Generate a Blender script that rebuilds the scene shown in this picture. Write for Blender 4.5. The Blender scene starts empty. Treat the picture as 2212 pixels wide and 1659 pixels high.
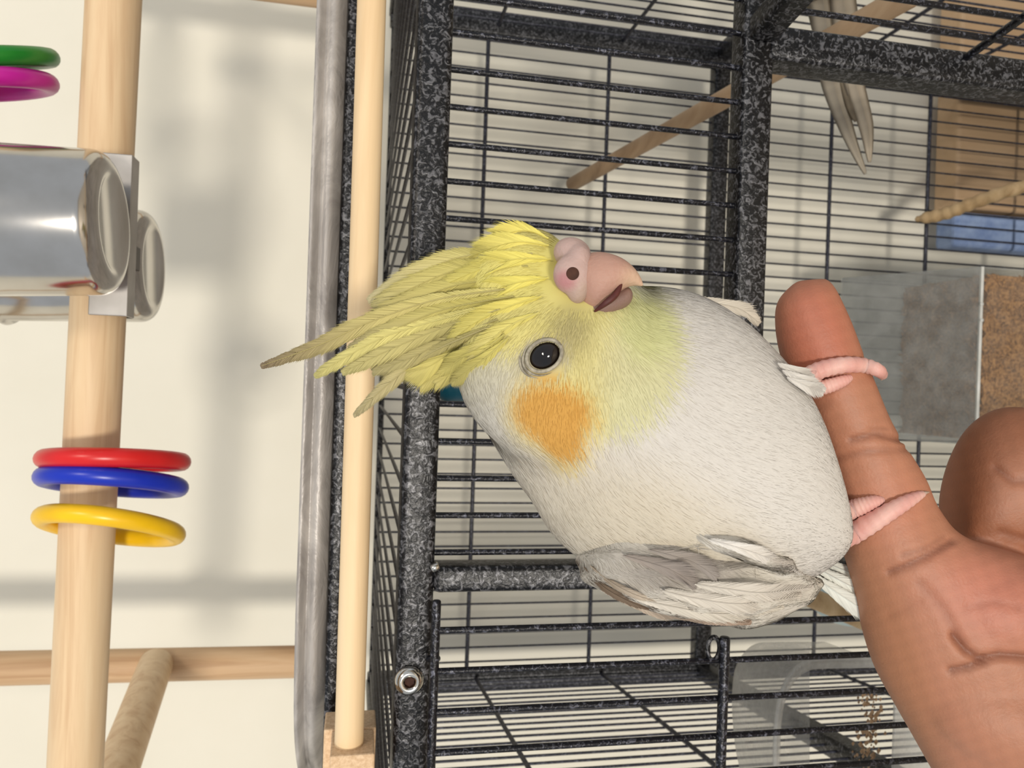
import bpy, bmesh, math, random
import numpy as np
from mathutils import Vector, Matrix
from mathutils.bvhtree import BVHTree

random.seed(7); rng = np.random.default_rng(7)
scene = bpy.context.scene
col = scene.collection

# ------------------------------------------------------------------ camera
# the phone was held sideways: world up points to the left edge of the frame
FPX = 1650.0
CX, CY = 1106.0, 829.5
CAM = Vector((0, 0, 1.4))
PITCH = math.radians(11.28); ROLL = math.radians(2.0)
FWD = Vector((0, math.cos(PITCH), -math.sin(PITCH)))
UPR = Vector((0, math.sin(PITCH), math.cos(PITCH)))
RGT = Vector((1, 0, 0))
IX = (-UPR) * math.cos(ROLL) + RGT * math.sin(ROLL)
IUP = RGT * math.cos(ROLL) + UPR * math.sin(ROLL)
cd = bpy.data.cameras.new('camera'); cam = bpy.data.objects.new('camera', cd); col.objects.link(cam)
M = Matrix.Identity(4)
for i, v in enumerate((IX, IUP, -FWD)):
    M[0][i], M[1][i], M[2][i] = v
M.translation = CAM
cam.matrix_world = M
cd.sensor_fit = 'HORIZONTAL'; cd.sensor_width = 36.0; cd.lens = 36.0 * FPX / 2212.0
cd.clip_start = 0.01; cd.clip_end = 50
cd.dof.use_dof = True; cd.dof.focus_distance = 0.178; cd.dof.aperture_fstop = 42
scene.camera = cam
# ------------------------------------------------------------------ light
w = bpy.data.worlds.new('world'); scene.world = w; w.use_nodes = True
w.node_tree.nodes['Background'].inputs[0].default_value = (0.89, 0.94, 1.0, 1)
w.node_tree.nodes['Background'].inputs[1].default_value = 0.62
def area(name, loc, target, size, energy, color):
    l = bpy.data.lights.new(name, 'AREA'); l.shape = 'DISK'; l.size = size; l.energy = energy; l.color = color
    o = bpy.data.objects.new(name, l); col.objects.link(o); o.location = loc
    o.rotation_euler = (Vector(target) - Vector(loc)).to_track_quat('-Z', 'Y').to_euler()
    return o
area('ceiling_lamp', (0.5, -1.3, 2.6), (0, 0.4, 1.3), 0.3, 10, (1.0, 0.90, 0.76))
area('left_key_light', (-0.75, -3.4, 1.52), (0, 0.4, 1.35), 0.5, 92, (1.0, 0.93, 0.82))  # unseen warm key light from front left; no window is built there
vs = scene.view_settings
vs.view_transform = 'Standard'; vs.look = 'None'; vs.gamma = 1.0; vs.use_curve_mapping = False
vs.exposure = -0.14

# ------------------------------------------------------------------ helpers
def W(px, py, Y):
    """point of the vertical plane at distance Y seen in pixel px,py"""
    d = FWD + IX * ((px - CX) / FPX) - IUP * ((py - CY) / FPX)
    return CAM + d * (Y / d.y)
BD = 0.19; BS = BD / FPX
BC = CAM + FWD * BD
def B(u, v, w=0.0):
    """local frame of the bird and hand: plane facing the camera 19 cm away, units of BS metres"""
    return BC + IX * ((u - CX) * BS) - IUP * ((v - CY) * BS) + FWD * (w * BS)
nIX, nIUP, nF, nBC = (np.array(v) for v in (IX, IUP, FWD, BC))
def Bn(a):
    a = np.asarray(a, float)
    return nBC + np.outer(a[:, 0] - CX, nIX) * BS - np.outer(a[:, 1] - CY, nIUP) * BS + np.outer(a[:, 2], nF) * BS
def Binv(p):
    q = np.asarray(p, float) - nBC
    return np.stack([q @ nIX / BS + CX, -(q @ nIUP) / BS + CY, q @ nF / BS], 1)
def dep(u, v, w):
    k = 1 + w / FPX
    return CX + (u - CX) * k, CY + (v - CY) * k, w
def depst(st): return [(*dep(a, b, e - .5 * f)[:2], *dep(c, d, e - .5 * f)[:2], e, f * (1 + e / FPX)) for a, b, c, d, e, f in st]
def Bpix(p):
    q = Binv(p); k = 1 + q[:, 2] / FPX
    return np.stack([CX + (q[:, 0] - CX) / k, CY + (q[:, 1] - CY) / k, q[:, 2]], 1)
def lerp(a, b, t): return a + (b - a) * t
def catmull(P, n):
    P = np.asarray(P, float); m = len(P)
    out = []
    ts = np.linspace(0, m - 1, n)
    for t in ts:
        i = min(int(t), m - 2); f = t - i
        p0, p1, p2, p3 = P[max(i - 1, 0)], P[i], P[i + 1], P[min(i + 2, m - 1)]
        out.append(0.5 * (2 * p1 + (p2 - p0) * f + (2 * p0 - 5 * p1 + 4 * p2 - p3) * f * f + (3 * p1 - p0 - 3 * p2 + p3) * f ** 3))
    return np.array(out)
def obj(name, me, mat=None, parent=None, smooth=True):
    o = bpy.data.objects.new(name, me); col.objects.link(o)
    if mat is not None and len(me.materials) == 0: me.materials.append(mat)
    if parent is not None: o.parent = parent; o.matrix_parent_inverse = Matrix.Translation(-parent.location)
    if smooth and len(me.polygons):
        me.polygons.foreach_set('use_smooth', [True] * len(me.polygons))
    return o
def thing(name, label, cat, loc=(0, 0, 0), group=None):
    o = bpy.data.objects.new(name, None); col.objects.link(o); o.location = loc
    o.empty_display_size = 0.02
    return tag(o, label, cat, group)
def tag(o, label, cat, group=None, kind=None):
    o['label'] = label; o['category'] = cat
    if group: o['group'] = group
    if kind: o['kind'] = kind
    return o
def mesh(name, V, F):
    me = bpy.data.meshes.new(name); me.from_pydata([tuple(v) for v in V], [], F); me.update(); return me
def from_bm(name, bm):
    bmesh.ops.recalc_face_normals(bm, faces=bm.faces)
    me = bpy.data.meshes.new(name); bm.to_mesh(me); bm.free(); return me
def frame_of(d):
    d = Vector(d).normalized(); a = Vector((0, 0, 1)) if abs(d.z) < 0.9 else Vector((1, 0, 0))
    x = d.cross(a).normalized(); return d, x, d.cross(x)
def tube_me(name, P, R, n=10, caps=True):
    P = [Vector(p) for p in P]; m = len(P)
    R = [R] * m if np.isscalar(R) else R
    V, F = [], []
    x = None
    for i in range(m):
        d = (P[min(i + 1, m - 1)] - P[max(i - 1, 0)]).normalized()
        if x is None: _, x, y = frame_of(d)
        x = (x - d * x.dot(d)).normalized(); y = d.cross(x)
        for k in range(n):
            a = 2 * math.pi * k / n
            V.append(P[i] + (x * math.cos(a) + y * math.sin(a)) * R[i])
    for i in range(m - 1):
        for k in range(n):
            F.append((i * n + k, i * n + (k + 1) % n, (i + 1) * n + (k + 1) % n, (i + 1) * n + k))
    if caps: F.append(tuple(range(n - 1, -1, -1))); F.append(tuple((m - 1) * n + k for k in range(n)))
    return mesh(name, V, F)
def dowel_me(name, a, b, r, n=28, bev=0.0012):
    a = Vector(a); b = Vector(b); d = (b - a).normalized()
    return tube_me(name, [a, a + d * bev, a + d * (bev + 0.001), b - d * (bev + 0.001), b - d * bev, b], [r - bev, r - bev * .25, r, r, r - bev * .25, r - bev], n)
def bar_me(name, lo, hi, bev=0.0015, seg=3):
    """axis-aligned square tube"""
    bm = bmesh.new(); bmesh.ops.create_cube(bm, size=1)
    lo = Vector(lo); hi = Vector(hi); c = (lo + hi) / 2; s = hi - lo
    for v in bm.verts: v.co = Vector((v.co.x * s.x + c.x, v.co.y * s.y + c.y, v.co.z * s.z + c.z))
    if bev: bmesh.ops.bevel(bm, geom=bm.edges[:], offset=bev, segments=seg, profile=0.5, affect='EDGES')
    return from_bm(name, bm)
def obar_me(name, a, b, wx, wz, bev=0.0015):
    """square tube between two points"""
    a = Vector(a); b = Vector(b); d = (b - a); L = d.length; d.normalize()
    up = Vector((0, 0, 1)) if abs(d.z) < .9 else Vector((0, 1, 0))
    x = d.cross(up).normalized(); z = x.cross(d)
    bm = bmesh.new(); bmesh.ops.create_cube(bm, size=1)
    for v in bm.verts: v.co = Vector((v.co.x * wx, v.co.y * L, v.co.z * wz))
    if bev: bmesh.ops.bevel(bm, geom=bm.edges[:], offset=bev, segments=3, profile=0.5, affect='EDGES')
    m = (a + b) / 2
    for v in bm.verts: v.co = m + x * v.co.x + d * v.co.y + z * v.co.z
    return from_bm(name, bm)
def lathe_me(name, prof, c, axis=(0, 0, 1), n=48):
    d, x, y = frame_of(axis); c = Vector(c); V, F = [], []
    for r, h in prof:
        for k in range(n):
            a = 2 * math.pi * k / n; V.append(c + d * h + (x * math.cos(a) + y * math.sin(a)) * max(r, 1e-5))
    for i in range(len(prof) - 1):
        for k in range(n):
            F.append((i * n + k, i * n + (k + 1) % n, (i + 1) * n + (k + 1) % n, (i + 1) * n + k))
    me = mesh(name, V, F)
    bm = bmesh.new(); bm.from_mesh(me); bmesh.ops.remove_doubles(bm, verts=bm.verts, dist=2e-5); bpy.data.meshes.remove(me)
    return from_bm(name, bm)
def loft_np(st, n=40, seg=40, power=1.0):
    """st rows: Au,Av,Bu,Bv,wc,wt -> verts in bird frame, faces"""
    S = catmull(depst(st), n); V = []; F = []
    for r in S:
        A = r[0:2]; Bq = r[2:4]; c = (A + Bq) / 2; h = (A - Bq) / 2
        for k in range(seg):
            a = 2 * math.pi * k / seg; ca, sa = math.cos(a), math.sin(a)
            ca = math.copysign(abs(ca) ** power, ca); sa = math.copysign(abs(sa) ** power, sa)
            V.append((c[0] + h[0] * ca, c[1] + h[1] * ca, r[4] + r[5] * sa))
    for i in range(n - 1):
        for k in range(seg):
            F.append((i * seg + k, i * seg + (k + 1) % seg, (i + 1) * seg + (k + 1) % seg, (i + 1) * seg + k))
    F.append(tuple(range(seg - 1, -1, -1))); F.append(tuple((n - 1) * seg + k for k in range(seg)))
    return np.array(V), F
def ell_np(c, r, rot=0.0, n=24, seg=40):
    V = []; F = []
    if abs(c[0]) > 50: c = dep(*c)
    for i in range(n + 1):
        t = math.pi * (i + .001) / (n + .002)
        for k in range(seg):
            a = 2 * math.pi * k / seg
            x, y, z = r[0] * math.sin(t) * math.cos(a), r[1] * math.sin(t) * math.sin(a), r[2] * math.cos(t)
            V.append((c[0] + x * math.cos(rot) - y * math.sin(rot), c[1] + x * math.sin(rot) + y * math.cos(rot), c[2] + z))
    for i in range(n):
        for k in range(seg):
            F.append((i * seg + k, i * seg + (k + 1) % seg, (i + 1) * seg + (k + 1) % seg, (i + 1) * seg + k))
    F.append(tuple(range(seg - 1, -1, -1))); F.append(tuple(n * seg + k for k in range(seg)))
    return np.array(V), F
def tube_np(P, R, n=14):
    """P in bird frame, capsule-like tube in bird frame"""
    P = np.array([dep(*p) for p in P]); R = np.asarray(R, float)
    me = tube_me('t', [Vector(p) for p in P], list(R), n)
    V = np.array([v.co[:] for v in me.vertices]); F = [tuple(p.vertices) for p in me.polygons]; bpy.data.meshes.remove(me)
    return V, F
def union(name, pieces, voxel, smooth_it=6, fac=0.5, frame=Bn):
    """one continuous skin over several overlapping closed volumes"""
    V, F, off = [], [], 0
    for v, f in pieces:
        V.append(v); F += [tuple(i + off for i in q) for q in f]; off += len(v)
    V = frame(np.concatenate(V))
    me = mesh(name, V, F)
    bm = bmesh.new(); bm.from_mesh(me); bmesh.ops.recalc_face_normals(bm, faces=bm.faces); bm.to_mesh(me); bm.free()
    o = bpy.data.objects.new('tmp', me); col.objects.link(o)
    m = o.modifiers.new('r', 'REMESH'); m.mode = 'VOXEL'; m.voxel_size = voxel
    s = o.modifiers.new('s', 'SMOOTH'); s.iterations = smooth_it; s.factor = fac
    dg = bpy.context.evaluated_depsgraph_get(); dg.update()
    out = bpy.data.meshes.new_from_object(o.evaluated_get(dg)); out.name = name
    bpy.data.objects.remove(o); bpy.data.meshes.remove(me)
    return out
def verts_np(me):
    a = np.empty(len(me.vertices) * 3); me.vertices.foreach_get('co', a); return a.reshape(-1, 3)
def set_verts(me, a): me.vertices.foreach_set('co', a.ravel()); me.update()
def normals_np(me):
    a = np.empty(len(me.vertices) * 3); me.vertices.foreach_get('normal', a); return a.reshape(-1, 3)
def set_col(me, c):
    at = me.color_attributes.new('col', 'FLOAT_COLOR', 'POINT')
    c4 = np.ones((len(me.vertices), 4)); c4[:, :3] = c; at.data.foreach_set('color', c4.ravel())
def lin(rgb):
    a = np.asarray(rgb, float) / 255.0
    return np.where(a <= 0.04045, a / 12.92, ((a + 0.055) / 1.055) ** 2.4)

# ------------------------------------------------------------------ materials
def new_mat(name):
    m = bpy.data.materials.new(name); m.use_nodes = True; nt = m.node_tree
    return m, nt, nt.nodes['Principled BSDF']
def setp(b, **k):
    for a, v in k.items():
        a = a.replace('_', ' ')
        b.inputs[a].default_value = v
def node(nt, t, **k):
    n = nt.nodes.new(t)
    for a, v in k.items(): setattr(n, a, v)
    return n
def c4(r, g, b): return (*lin((r, g, b)), 1)
def ramp(nt, pts):
    n = nt.nodes.new('ShaderNodeValToRGB'); cr = n.color_ramp
    while len(cr.elements) < len(pts): cr.elements.new(0.5)
    for e, (p, c) in zip(cr.elements, pts): e.position = p; e.color = c
    return n
def pos_noise(nt, scale, detail=3, rough=0.55, vec=None, stretch=None):
    g = node(nt, 'ShaderNodeNewGeometry'); n = node(nt, 'ShaderNodeTexNoise')
    n.inputs['Scale'].default_value = scale; n.inputs['Detail'].default_value = detail; n.inputs['Roughness'].default_value = rough
    src = g.outputs['Position']
    if stretch:
        mp = node(nt, 'ShaderNodeMapping'); mp.inputs['Scale'].default_value = stretch
        nt.links.new(src, mp.inputs['Vector']); src = mp.outputs['Vector']
    nt.links.new(src, n.inputs['Vector']); return n
def bump(nt, b, h, strength, dist):
    n = node(nt, 'ShaderNodeBump'); n.inputs['Strength'].default_value = strength; n.inputs['Distance'].default_value = dist
    nt.links.new(h, n.inputs['Height']); nt.links.new(n.outputs[0], b.inputs['Normal']); return n
def m_noise(name, c1, c2, scale, rough=.5, metal=0, detail=4, lo=.35, hi=.65, bs=0, bd=.001, stretch=None, **k):
    m, nt, b = new_mat(name); n = pos_noise(nt, scale, detail, stretch=stretch)
    r = ramp(nt, [(lo, c1), (hi, c2)]); nt.links.new(n.outputs['Fac'], r.inputs[0]); nt.links.new(r.outputs[0], b.inputs['Base Color'])
    setp(b, Roughness=rough, Metallic=metal, **k)
    if bs: bump(nt, b, n.outputs['Fac'], bs, bd)
    return m
MAT = {}
# black and silver hammered powder coat
def hammertone(name, dark, light, scale, lo, hi):
    m, nt, b = new_mat(name); n = pos_noise(nt, scale, 2.5, .6)
    n.inputs['Distortion'].default_value = 1.2
    r = ramp(nt, [(lo, dark), (hi, light)]); nt.links.new(n.outputs['Fac'], r.inputs[0]); nt.links.new(r.outputs[0], b.inputs['Base Color'])
    setp(b, Roughness=.36, Metallic=.25); bump(nt, b, n.outputs['Fac'], .55, .0006)
    return m
MAT['hammer'] = hammertone('hammertone_black', c4(9, 9, 13), c4(104, 104, 108), 470, .50, .64)
MAT['wire'] = hammertone('wire_black', c4(12, 12, 20), c4(110, 112, 125), 520, .54, .72)
MAT['wire_far'] = hammertone('wire_hazed', c4(44, 45, 56), c4(96, 98, 110), 300, .5, .75)  # colour lightened to stand in for blur and haze on far wires
MAT['wall'] = m_noise('painted_wall', c4(234, 229, 213), c4(239, 234, 219), 9, .85, lo=.3, hi=.7, bs=.08, bd=.002)
MAT['floor'] = m_noise('floor_wood', c4(196, 180, 158), c4(212, 198, 178), 14, .5, stretch=(1, 8, 1))
def wood(name, c1, c2, c3, axis_stretch, scale=60):
    m, nt, b = new_mat(name); n = pos_noise(nt, scale, 6, .6, stretch=axis_stretch); n.inputs['Distortion'].default_value = .6
    r = ramp(nt, [(.28, c1), (.5, c2), (.75, c3)]); nt.links.new(n.outputs['Fac'], r.inputs[0]); nt.links.new(r.outputs[0], b.inputs['Base Color'])
    setp(b, Roughness=.55); bump(nt, b, n.outputs['Fac'], .12, .001); return m
MAT['birch'] = wood('birch_x', c4(205, 168, 128), c4(228, 198, 158), c4(238, 212, 174), (.06, 1, 1), 110)
MAT['birch_z'] = wood('birch_z', c4(176, 136, 98), c4(206, 170, 130), c4(220, 188, 150), (1, 1, .06), 110)
MAT['pale'] = wood('pale_x', c4(222, 190, 146), c4(238, 210, 168), c4(244, 220, 182), (.05, 1, 1), 90)
MAT['endgrain'] = m_noise('pine_block', c4(206, 172, 134), c4(230, 200, 164), 900, .7, bs=.3, bd=.0005)
MAT['perch_dark'] = wood('old_perch', c4(140, 112, 84), c4(178, 148, 116), c4(196, 168, 136), (.1, .1, 1), 90)
MAT['perch_tan'] = wood('tan_perch', c4(170, 138, 98), c4(200, 170, 128), c4(214, 186, 146), (.3, .3, 1), 120)
MAT['steel'] = m_noise('brushed_steel', c4(188, 184, 178), c4(205, 202, 198), 30, .16, 1.0, bs=.03, bd=.002)
MAT['steel_dull'] = m_noise('dull_steel', c4(165, 160, 155), c4(188, 184, 180), 40, .42, 1.0)
MAT['steel_dark'] = m_noise('dark_bracket', c4(52, 44, 40), c4(66, 58, 52), 40, .4, .8)  # dark brown metal of the plate behind the crossbar
MAT['chrome'] = m_noise('bolt_chrome', c4(205, 200, 190), c4(220, 216, 208), 60, .14, 1.0)
def plastic(name, rgb, rough=.32):
    return m_noise(name, c4(*rgb), c4(*[min(255, int(x * 1.05) + 2) for x in rgb]), 50, rough, Subsurface_Weight=.08, Subsurface_Radius=(.004, .004, .004))
MAT['red'] = plastic('red_plastic', (206, 28, 28)); MAT['blue'] = plastic('blue_plastic', (14, 44, 176))
MAT['yellow'] = plastic('yellow_plastic', (240, 190, 10)); MAT['green'] = plastic('green_plastic', (22, 122, 34))
MAT['magenta'] = plastic('magenta_plastic', (190, 24, 150)); MAT['teal'] = plastic('teal_plastic', (4, 62, 78))
# tray: sheet metal wrapped in clinging clear film
m, nt, b = new_mat('wrapped_tray'); n = pos_noise(nt, 26, 5, .6, stretch=(1, 1, 2.2)); n.inputs['Distortion'].default_value = 1.4
r = ramp(nt, [(.3, c4(146, 140, 136)), (.7, c4(196, 190, 184))]); nt.links.new(n.outputs['Fac'], r.inputs[0]); nt.links.new(r.outputs[0], b.inputs['Base Color'])
setp(b, Roughness=.42, Metallic=.15); bump(nt, b, n.outputs['Fac'], .4, .003); MAT['tray'] = m
def clear(name, tint, haze, rough=.15):
    m = bpy.data.materials.new(name); m.use_nodes = True; nt = m.node_tree; nt.nodes.clear()
    out = node(nt, 'ShaderNodeOutputMaterial'); tr = node(nt, 'ShaderNodeBsdfTransparent'); tr.inputs[0].default_value = tint
    p = node(nt, 'ShaderNodeBsdfPrincipled'); p.inputs['Base Color'].default_value = c4(206, 206, 202); p.inputs['Roughness'].default_value = rough
    n = pos_noise(nt, 55, 5, .65); r = ramp(nt, [(.35, (haze * .7,) * 3 + (1,)), (.75, (min(1, haze * 1.5),) * 3 + (1,))])
    nt.links.new(n.outputs['Fac'], r.inputs[0])
    mx = node(nt, 'ShaderNodeMixShader'); nt.links.new(r.outputs[0], mx.inputs[0]); nt.links.new(tr.outputs[0], mx.inputs[1]); nt.links.new(p.outputs[0], mx.inputs[2])
    nt.links.new(mx.outputs[0], out.inputs[0]); return m
MAT['clear'] = clear('scratched_acrylic', (.86, .87, .87, 1), .22)
MAT['clear_front'] = clear('clean_acrylic', (.96, .96, .95, 1), .06)
MAT['frost'] = clear('frosted_plastic', (.9, .9, .9, 1), .42, .4)
MAT['film'] = clear('clear_film', (.96, .96, .96, 1), .22, .1)
MAT['edge'] = m_noise('acrylic_edge', c4(206, 206, 200), c4(226, 226, 222), 60, .3)
MAT['seed'] = m_noise('seed_mix', c4(96, 62, 34), c4(190, 142, 90), 420, .8, lo=.3, hi=.7)
MAT['hull'] = m_noise('seed_hull', c4(130, 102, 72), c4(176, 148, 116), 500, .8)
MAT['tan_board'] = wood('tan_board', c4(178, 146, 110), c4(196, 164, 128), c4(206, 176, 142), (1, 1, .2), 14)
MAT['blue_reflection'] = m_noise('reflection_blue', c4(120, 142, 186), c4(150, 170, 206), 60, .9)  # colour of a window reflection, used on a solid stand-in
MAT['pale_blue'] = m_noise('pale_blue_plastic', c4(176, 200, 204), c4(206, 222, 222), 60, .4)
def attr_mat(name, rough, sss=0, rad=(.004, .0025, .0015), bscale=0, bstr=0, bdist=.0003, spec=.3, trans=0):
    m, nt, b = new_mat(name); a = node(nt, 'ShaderNodeVertexColor'); a.layer_name = 'col'
    src = a.outputs['Color']
    nt.links.new(src, b.inputs['Base Color']); setp(b, Roughness=rough, Specular_IOR_Level=spec)
    if sss: b.inputs['Subsurface Weight'].default_value = sss; b.inputs['Subsurface Radius'].default_value = rad; b.inputs['Subsurface Scale'].default_value = 1.0
    if bscale: bump(nt, b, pos_noise(nt, bscale, 4).outputs['Fac'], bstr, bdist)
    return m
MAT['plumage'] = attr_mat('plumage', .85, .15, (.003, .003, .0025), spec=.15)
MAT['feather'] = attr_mat('feather', .7, .0, spec=.2)
MAT['skin'] = attr_mat('human_skin', .5, .12, (.004, .0016, .0008), 1300, .28, .0005, .4)
MAT['beak'] = attr_mat('beak_horn', .52, .12, (.002, .001, .0007), 900, .4, .0005, .3)
MAT['toe'] = attr_mat('toe_skin', .5, .3, (.003, .0015, .001), 1400, .3, .0003, .35)
MAT['eye'] = m_noise('dark_eye', c4(12, 8, 8), c4(26, 16, 12), 300, .06, Specular_IOR_Level=.6)
MAT['lid'] = m_noise('eyelid', c4(120, 112, 98), c4(178, 170, 150), 700, .7)
MAT['nostril'] = m_noise('nostril_dark', c4(52, 26, 16), c4(74, 40, 24), 300, .8)
MAT['gape'] = m_noise('gape_line', c4(70, 26, 24), c4(92, 38, 32), 300, .6)
MAT['claw'] = m_noise('claw', c4(176, 150, 132), c4(206, 184, 166), 300, .4)

# ------------------------------------------------------------------ setting
WALL_Y = 0.76
def struct(o): o['kind'] = 'structure'; return o
struct(obj('wall_back', bar_me('wall_back', (-2.2, WALL_Y, 0), (2.2, WALL_Y + .1, 2.7), 0), MAT['wall'], smooth=False))
struct(obj('floor', bar_me('floor', (-2.2, -4.2, -.05), (2.2, WALL_Y + .1, 0), 0), MAT['floor'], smooth=False))
struct(obj('baseboard_back', bar_me('baseboard_back', (-2.2, WALL_Y - .015, 0), (2.2, WALL_Y, .09), .002), MAT['edge'], smooth=False))

# ------------------------------------------------------------------ cage
FY, BY = 0.27, 0.69
zt0 = W(879, 700, FY).z; zt1 = W(955, 700, FY).z           # top rail
ZR = zt0 - .003                                           # roof wires
zm0 = W(1592, 300, FY).z; zm1 = W(1656, 300, FY).z         # rail above the open doorway
XL_B = W(1000, 1467, BY).x; XR = W(1000, 48, BY).x
# left side wall leans in a little towards the front
pA = W(1025, 1475, BY)
dq = FWD + IX * ((1130 - CX) / FPX) - IUP * ((1659 - CY) / FPX); pB = CAM + dq * ((pA.z - CAM.z) / dq.z)
LS = (pB.x - pA.x) / (pB.y - pA.y)
def XL(y): return XL_B + LS * (y - BY)
ZB = 0.62                                                 # cage floor height
cage = thing('bird_cage', 'large black hammered-metal wire bird cage with its front door open', 'cage', (0, .48, 0))
HB = .0065
def part(name, me, mat='hammer', parent=None, smooth=True): return obj(name, me, MAT[mat], parent or cage, smooth)
# unit wire shared by all
uw = tube_me('wire', [(0, 0, -.5), (0, 0, .5)], 1.0, 8); uw.materials.append(MAT['wire']); uw.polygons.foreach_set('use_smooth', [True] * len(uw.polygons))
uwf = uw.copy(); uwf.materials.clear(); uwf.materials.append(MAT['wire_far'])
def wire(a, b, r, parent=None, far=False):
    a = Vector(a); b = Vector(b); parent = parent or cage
    o = bpy.data.objects.new('wire', uwf if far else uw); col.objects.link(o)
    d = b - a
    o.parent = parent
    base = Vector((0, 0, 0)); p = parent
    while p: base += p.location; p = p.parent
    o.location = (a + b) / 2 - base
    o.rotation_euler = d.to_track_quat('Z', 'Y').to_euler(); o.scale = (r, r, d.length)
    return o
WR = .00112; WRF = .00095
# frame: rails and posts
part('top_rail', bar_me('top_rail', (XL(FY) - HB, FY - .004, zt1), (XR + HB, FY + .014, zt0), .0022))
part('rail_bead', dowel_me('rail_bead', (W(940, 1212, FY).x, FY, W(962, 300, FY).z), (XR, FY, W(962, 300, FY).z), .0012, 10, .0003))
part('door_rail', bar_me('door_rail', (W(1620, 1240, FY).x, FY - .004, zm1), (XR + HB, FY + .008, zm0), .002))
xp = W(1240, 1243, FY).x
part('front_post', bar_me('front_post', (xp - .0047, FY - .004, ZB), (xp + .0047, FY + .008, zt1), .002))
x2 = W(1900, 132, FY).x
part('front_post', bar_me('front_post', (x2 - .0066, FY - .005, ZB), (x2 + .0066, FY + .010, zm1 + .002), .002))
for (x, y) in ((XL(FY), FY), (XR, FY)):
    part('corner_post', bar_me('corner_post', (x - .009, y - .009, 0), (x + .009, y + .009, zt0), .002))
part('corner_post', bar_me('corner_post', (XL_B - .0085, BY - .008, 0), (XL_B + .0085, BY + .008, ZR + .003), .002), 'hammer')
part('corner_post', bar_me('corner_post', (XR - .011, BY - .008, 0), (XR + .011, BY + .008, ZR + .003), .002), 'hammer')
zb_mid = W(1548, 400, BY).z
part('back_rail', bar_me('back_rail', (XL_B, BY - .007, zb_mid - .008), (XR, BY + .007, zb_mid + .008), .002))
part('back_rail', bar_me('back_rail', (XL_B, BY - .003, ZR - .0035), (XR, BY + .004, ZR + .0015), .001))
for nm, a, b_ in (('side_rail', (XL(FY), FY), (XL_B, BY)), ('side_rail', (XR, FY), (XR, BY))):
    part(nm, obar_me(nm, (*a, ZR), (*b_, ZR), .008, .008))
    part(nm, obar_me(nm, (*a, zb_mid), (*b_, zb_mid), .014, .014))
    part(nm, obar_me(nm, (*a, ZB), (*b_, ZB), .016, .016))
part('floor_tray', bar_me('floor_tray', (XL(FY) + .004, FY + .012, ZB - .02), (XR - .01, BY - .01, ZB), .003))
part('bottom_rail', bar_me('bottom_rail', (XL(FY), FY - .006, ZB - .02), (XR, FY + .008, ZB + .01), .002))
SP = .0132
# fixed front panel wires
x0 = W(985, 68, FY).x
k = -13
while True:
    x = x0 - k * SP; k += 1
    if x > XR - .006: continue
    if x < xp + .006: break
    wire((x, FY + .001, zm0 - .002), (x, FY + .001, zt1 + .004), WR)
# back panel
nb = int((XR - XL_B - .02) / SP); xb = W(1100, 342, BY).x
k0 = int((XR - .011 - xb) / SP)
x = xb + k0 * SP
while x > XL_B + .009:
    wire((x, BY, ZB), (x, BY, ZR), WRF, far=True); x -= SP
for px in (1047, 1309, 1790, 2001): 
    z = W(px, 300 if px < 1500 else 400, BY).z
    wire((XL_B, BY - .002, z), (XR, BY - .002, z), .0019, far=True)
for z in (W(2220, 400, BY).z, W(2420, 400, BY).z): wire((XL_B, BY - .002, z), (XR, BY - .002, z), .0019, far=True)
# side panels
n_s = int((BY - FY) / SP)
for i in range(1, n_s):
    y = BY - i * SP
    wire((XL(y), y, ZB), (XL(y), y, ZR), WRF, far=True)
    wire((XR, y, ZB), (XR, y, ZR), WRF, far=True)
for px in (1025, 1292, 1790, 2001):
    z = W(px, 1470, BY).z if px < 1500 else W(px, 400, BY).z
    wire((XL(FY) + .002, FY, z), (XL_B + .002, BY, z), .0017, far=True)
    wire((XR - .002, FY, z), (XR - .002, BY, z), .0017, far=True)
# roof
x = XL_B + .01
while x < XR:
    wire((max(x, XL(FY)), FY + .012, ZR), (x, BY, ZR), WRF, far=True); x += SP * 1.5
# small wire door on the left of the front, its own hoop frame
DY = FY - .012
wd = bpy.data.objects.new('wire_door', None); col.objects.link(wd); wd.parent = cage; wd.location = (0, 0, 0)
def wdpart(name, me, mat='wire'):
    o = obj(name, me, MAT[mat]); o.parent = wd; o.location = -cage.location; return o
zdt = W(938, 1450, DY).z; zdm = W(1556, 1500, DY).z
xr_ = W(938, 1297, DY).x; xl_ = xr_ - .125
wdpart('hoop_rod', dowel_me('hoop_rod', (xr_, DY, zdt), (xl_, DY, zdt), .00155, 12, .0003))
wdpart('hoop_rod', dowel_me('hoop_rod', (W(1556, 1372, DY).x, DY - .002, zdm), (xl_, DY - .002, zdm), .0019, 12, .0003))
sp2 = .0142 * (FY - .012) / FY * 1.02
xd = W(950, 1362, DY).x
for i in range(8):
    wire((xd - i * sp2, DY, ZB + .05), (xd - i * sp2, DY, zdt), .0012, wd)
wdpart('hoop_rod', dowel_me('hoop_rod', (xr_, DY, ZB + .05), (xl_, DY, ZB + .05), .0016, 12, .0003))
# latch eye of that door
pc = W(1541, 1401, DY); R1 = .0024
lv = [pc + Vector((math.cos(t) * .0042, 0, math.sin(t) * R1)) for t in np.linspace(0, 2 * math.pi, 21)]
wdpart('latch_eye', tube_me('latch_eye', lv, .0009, 8, False), 'hammer')
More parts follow.
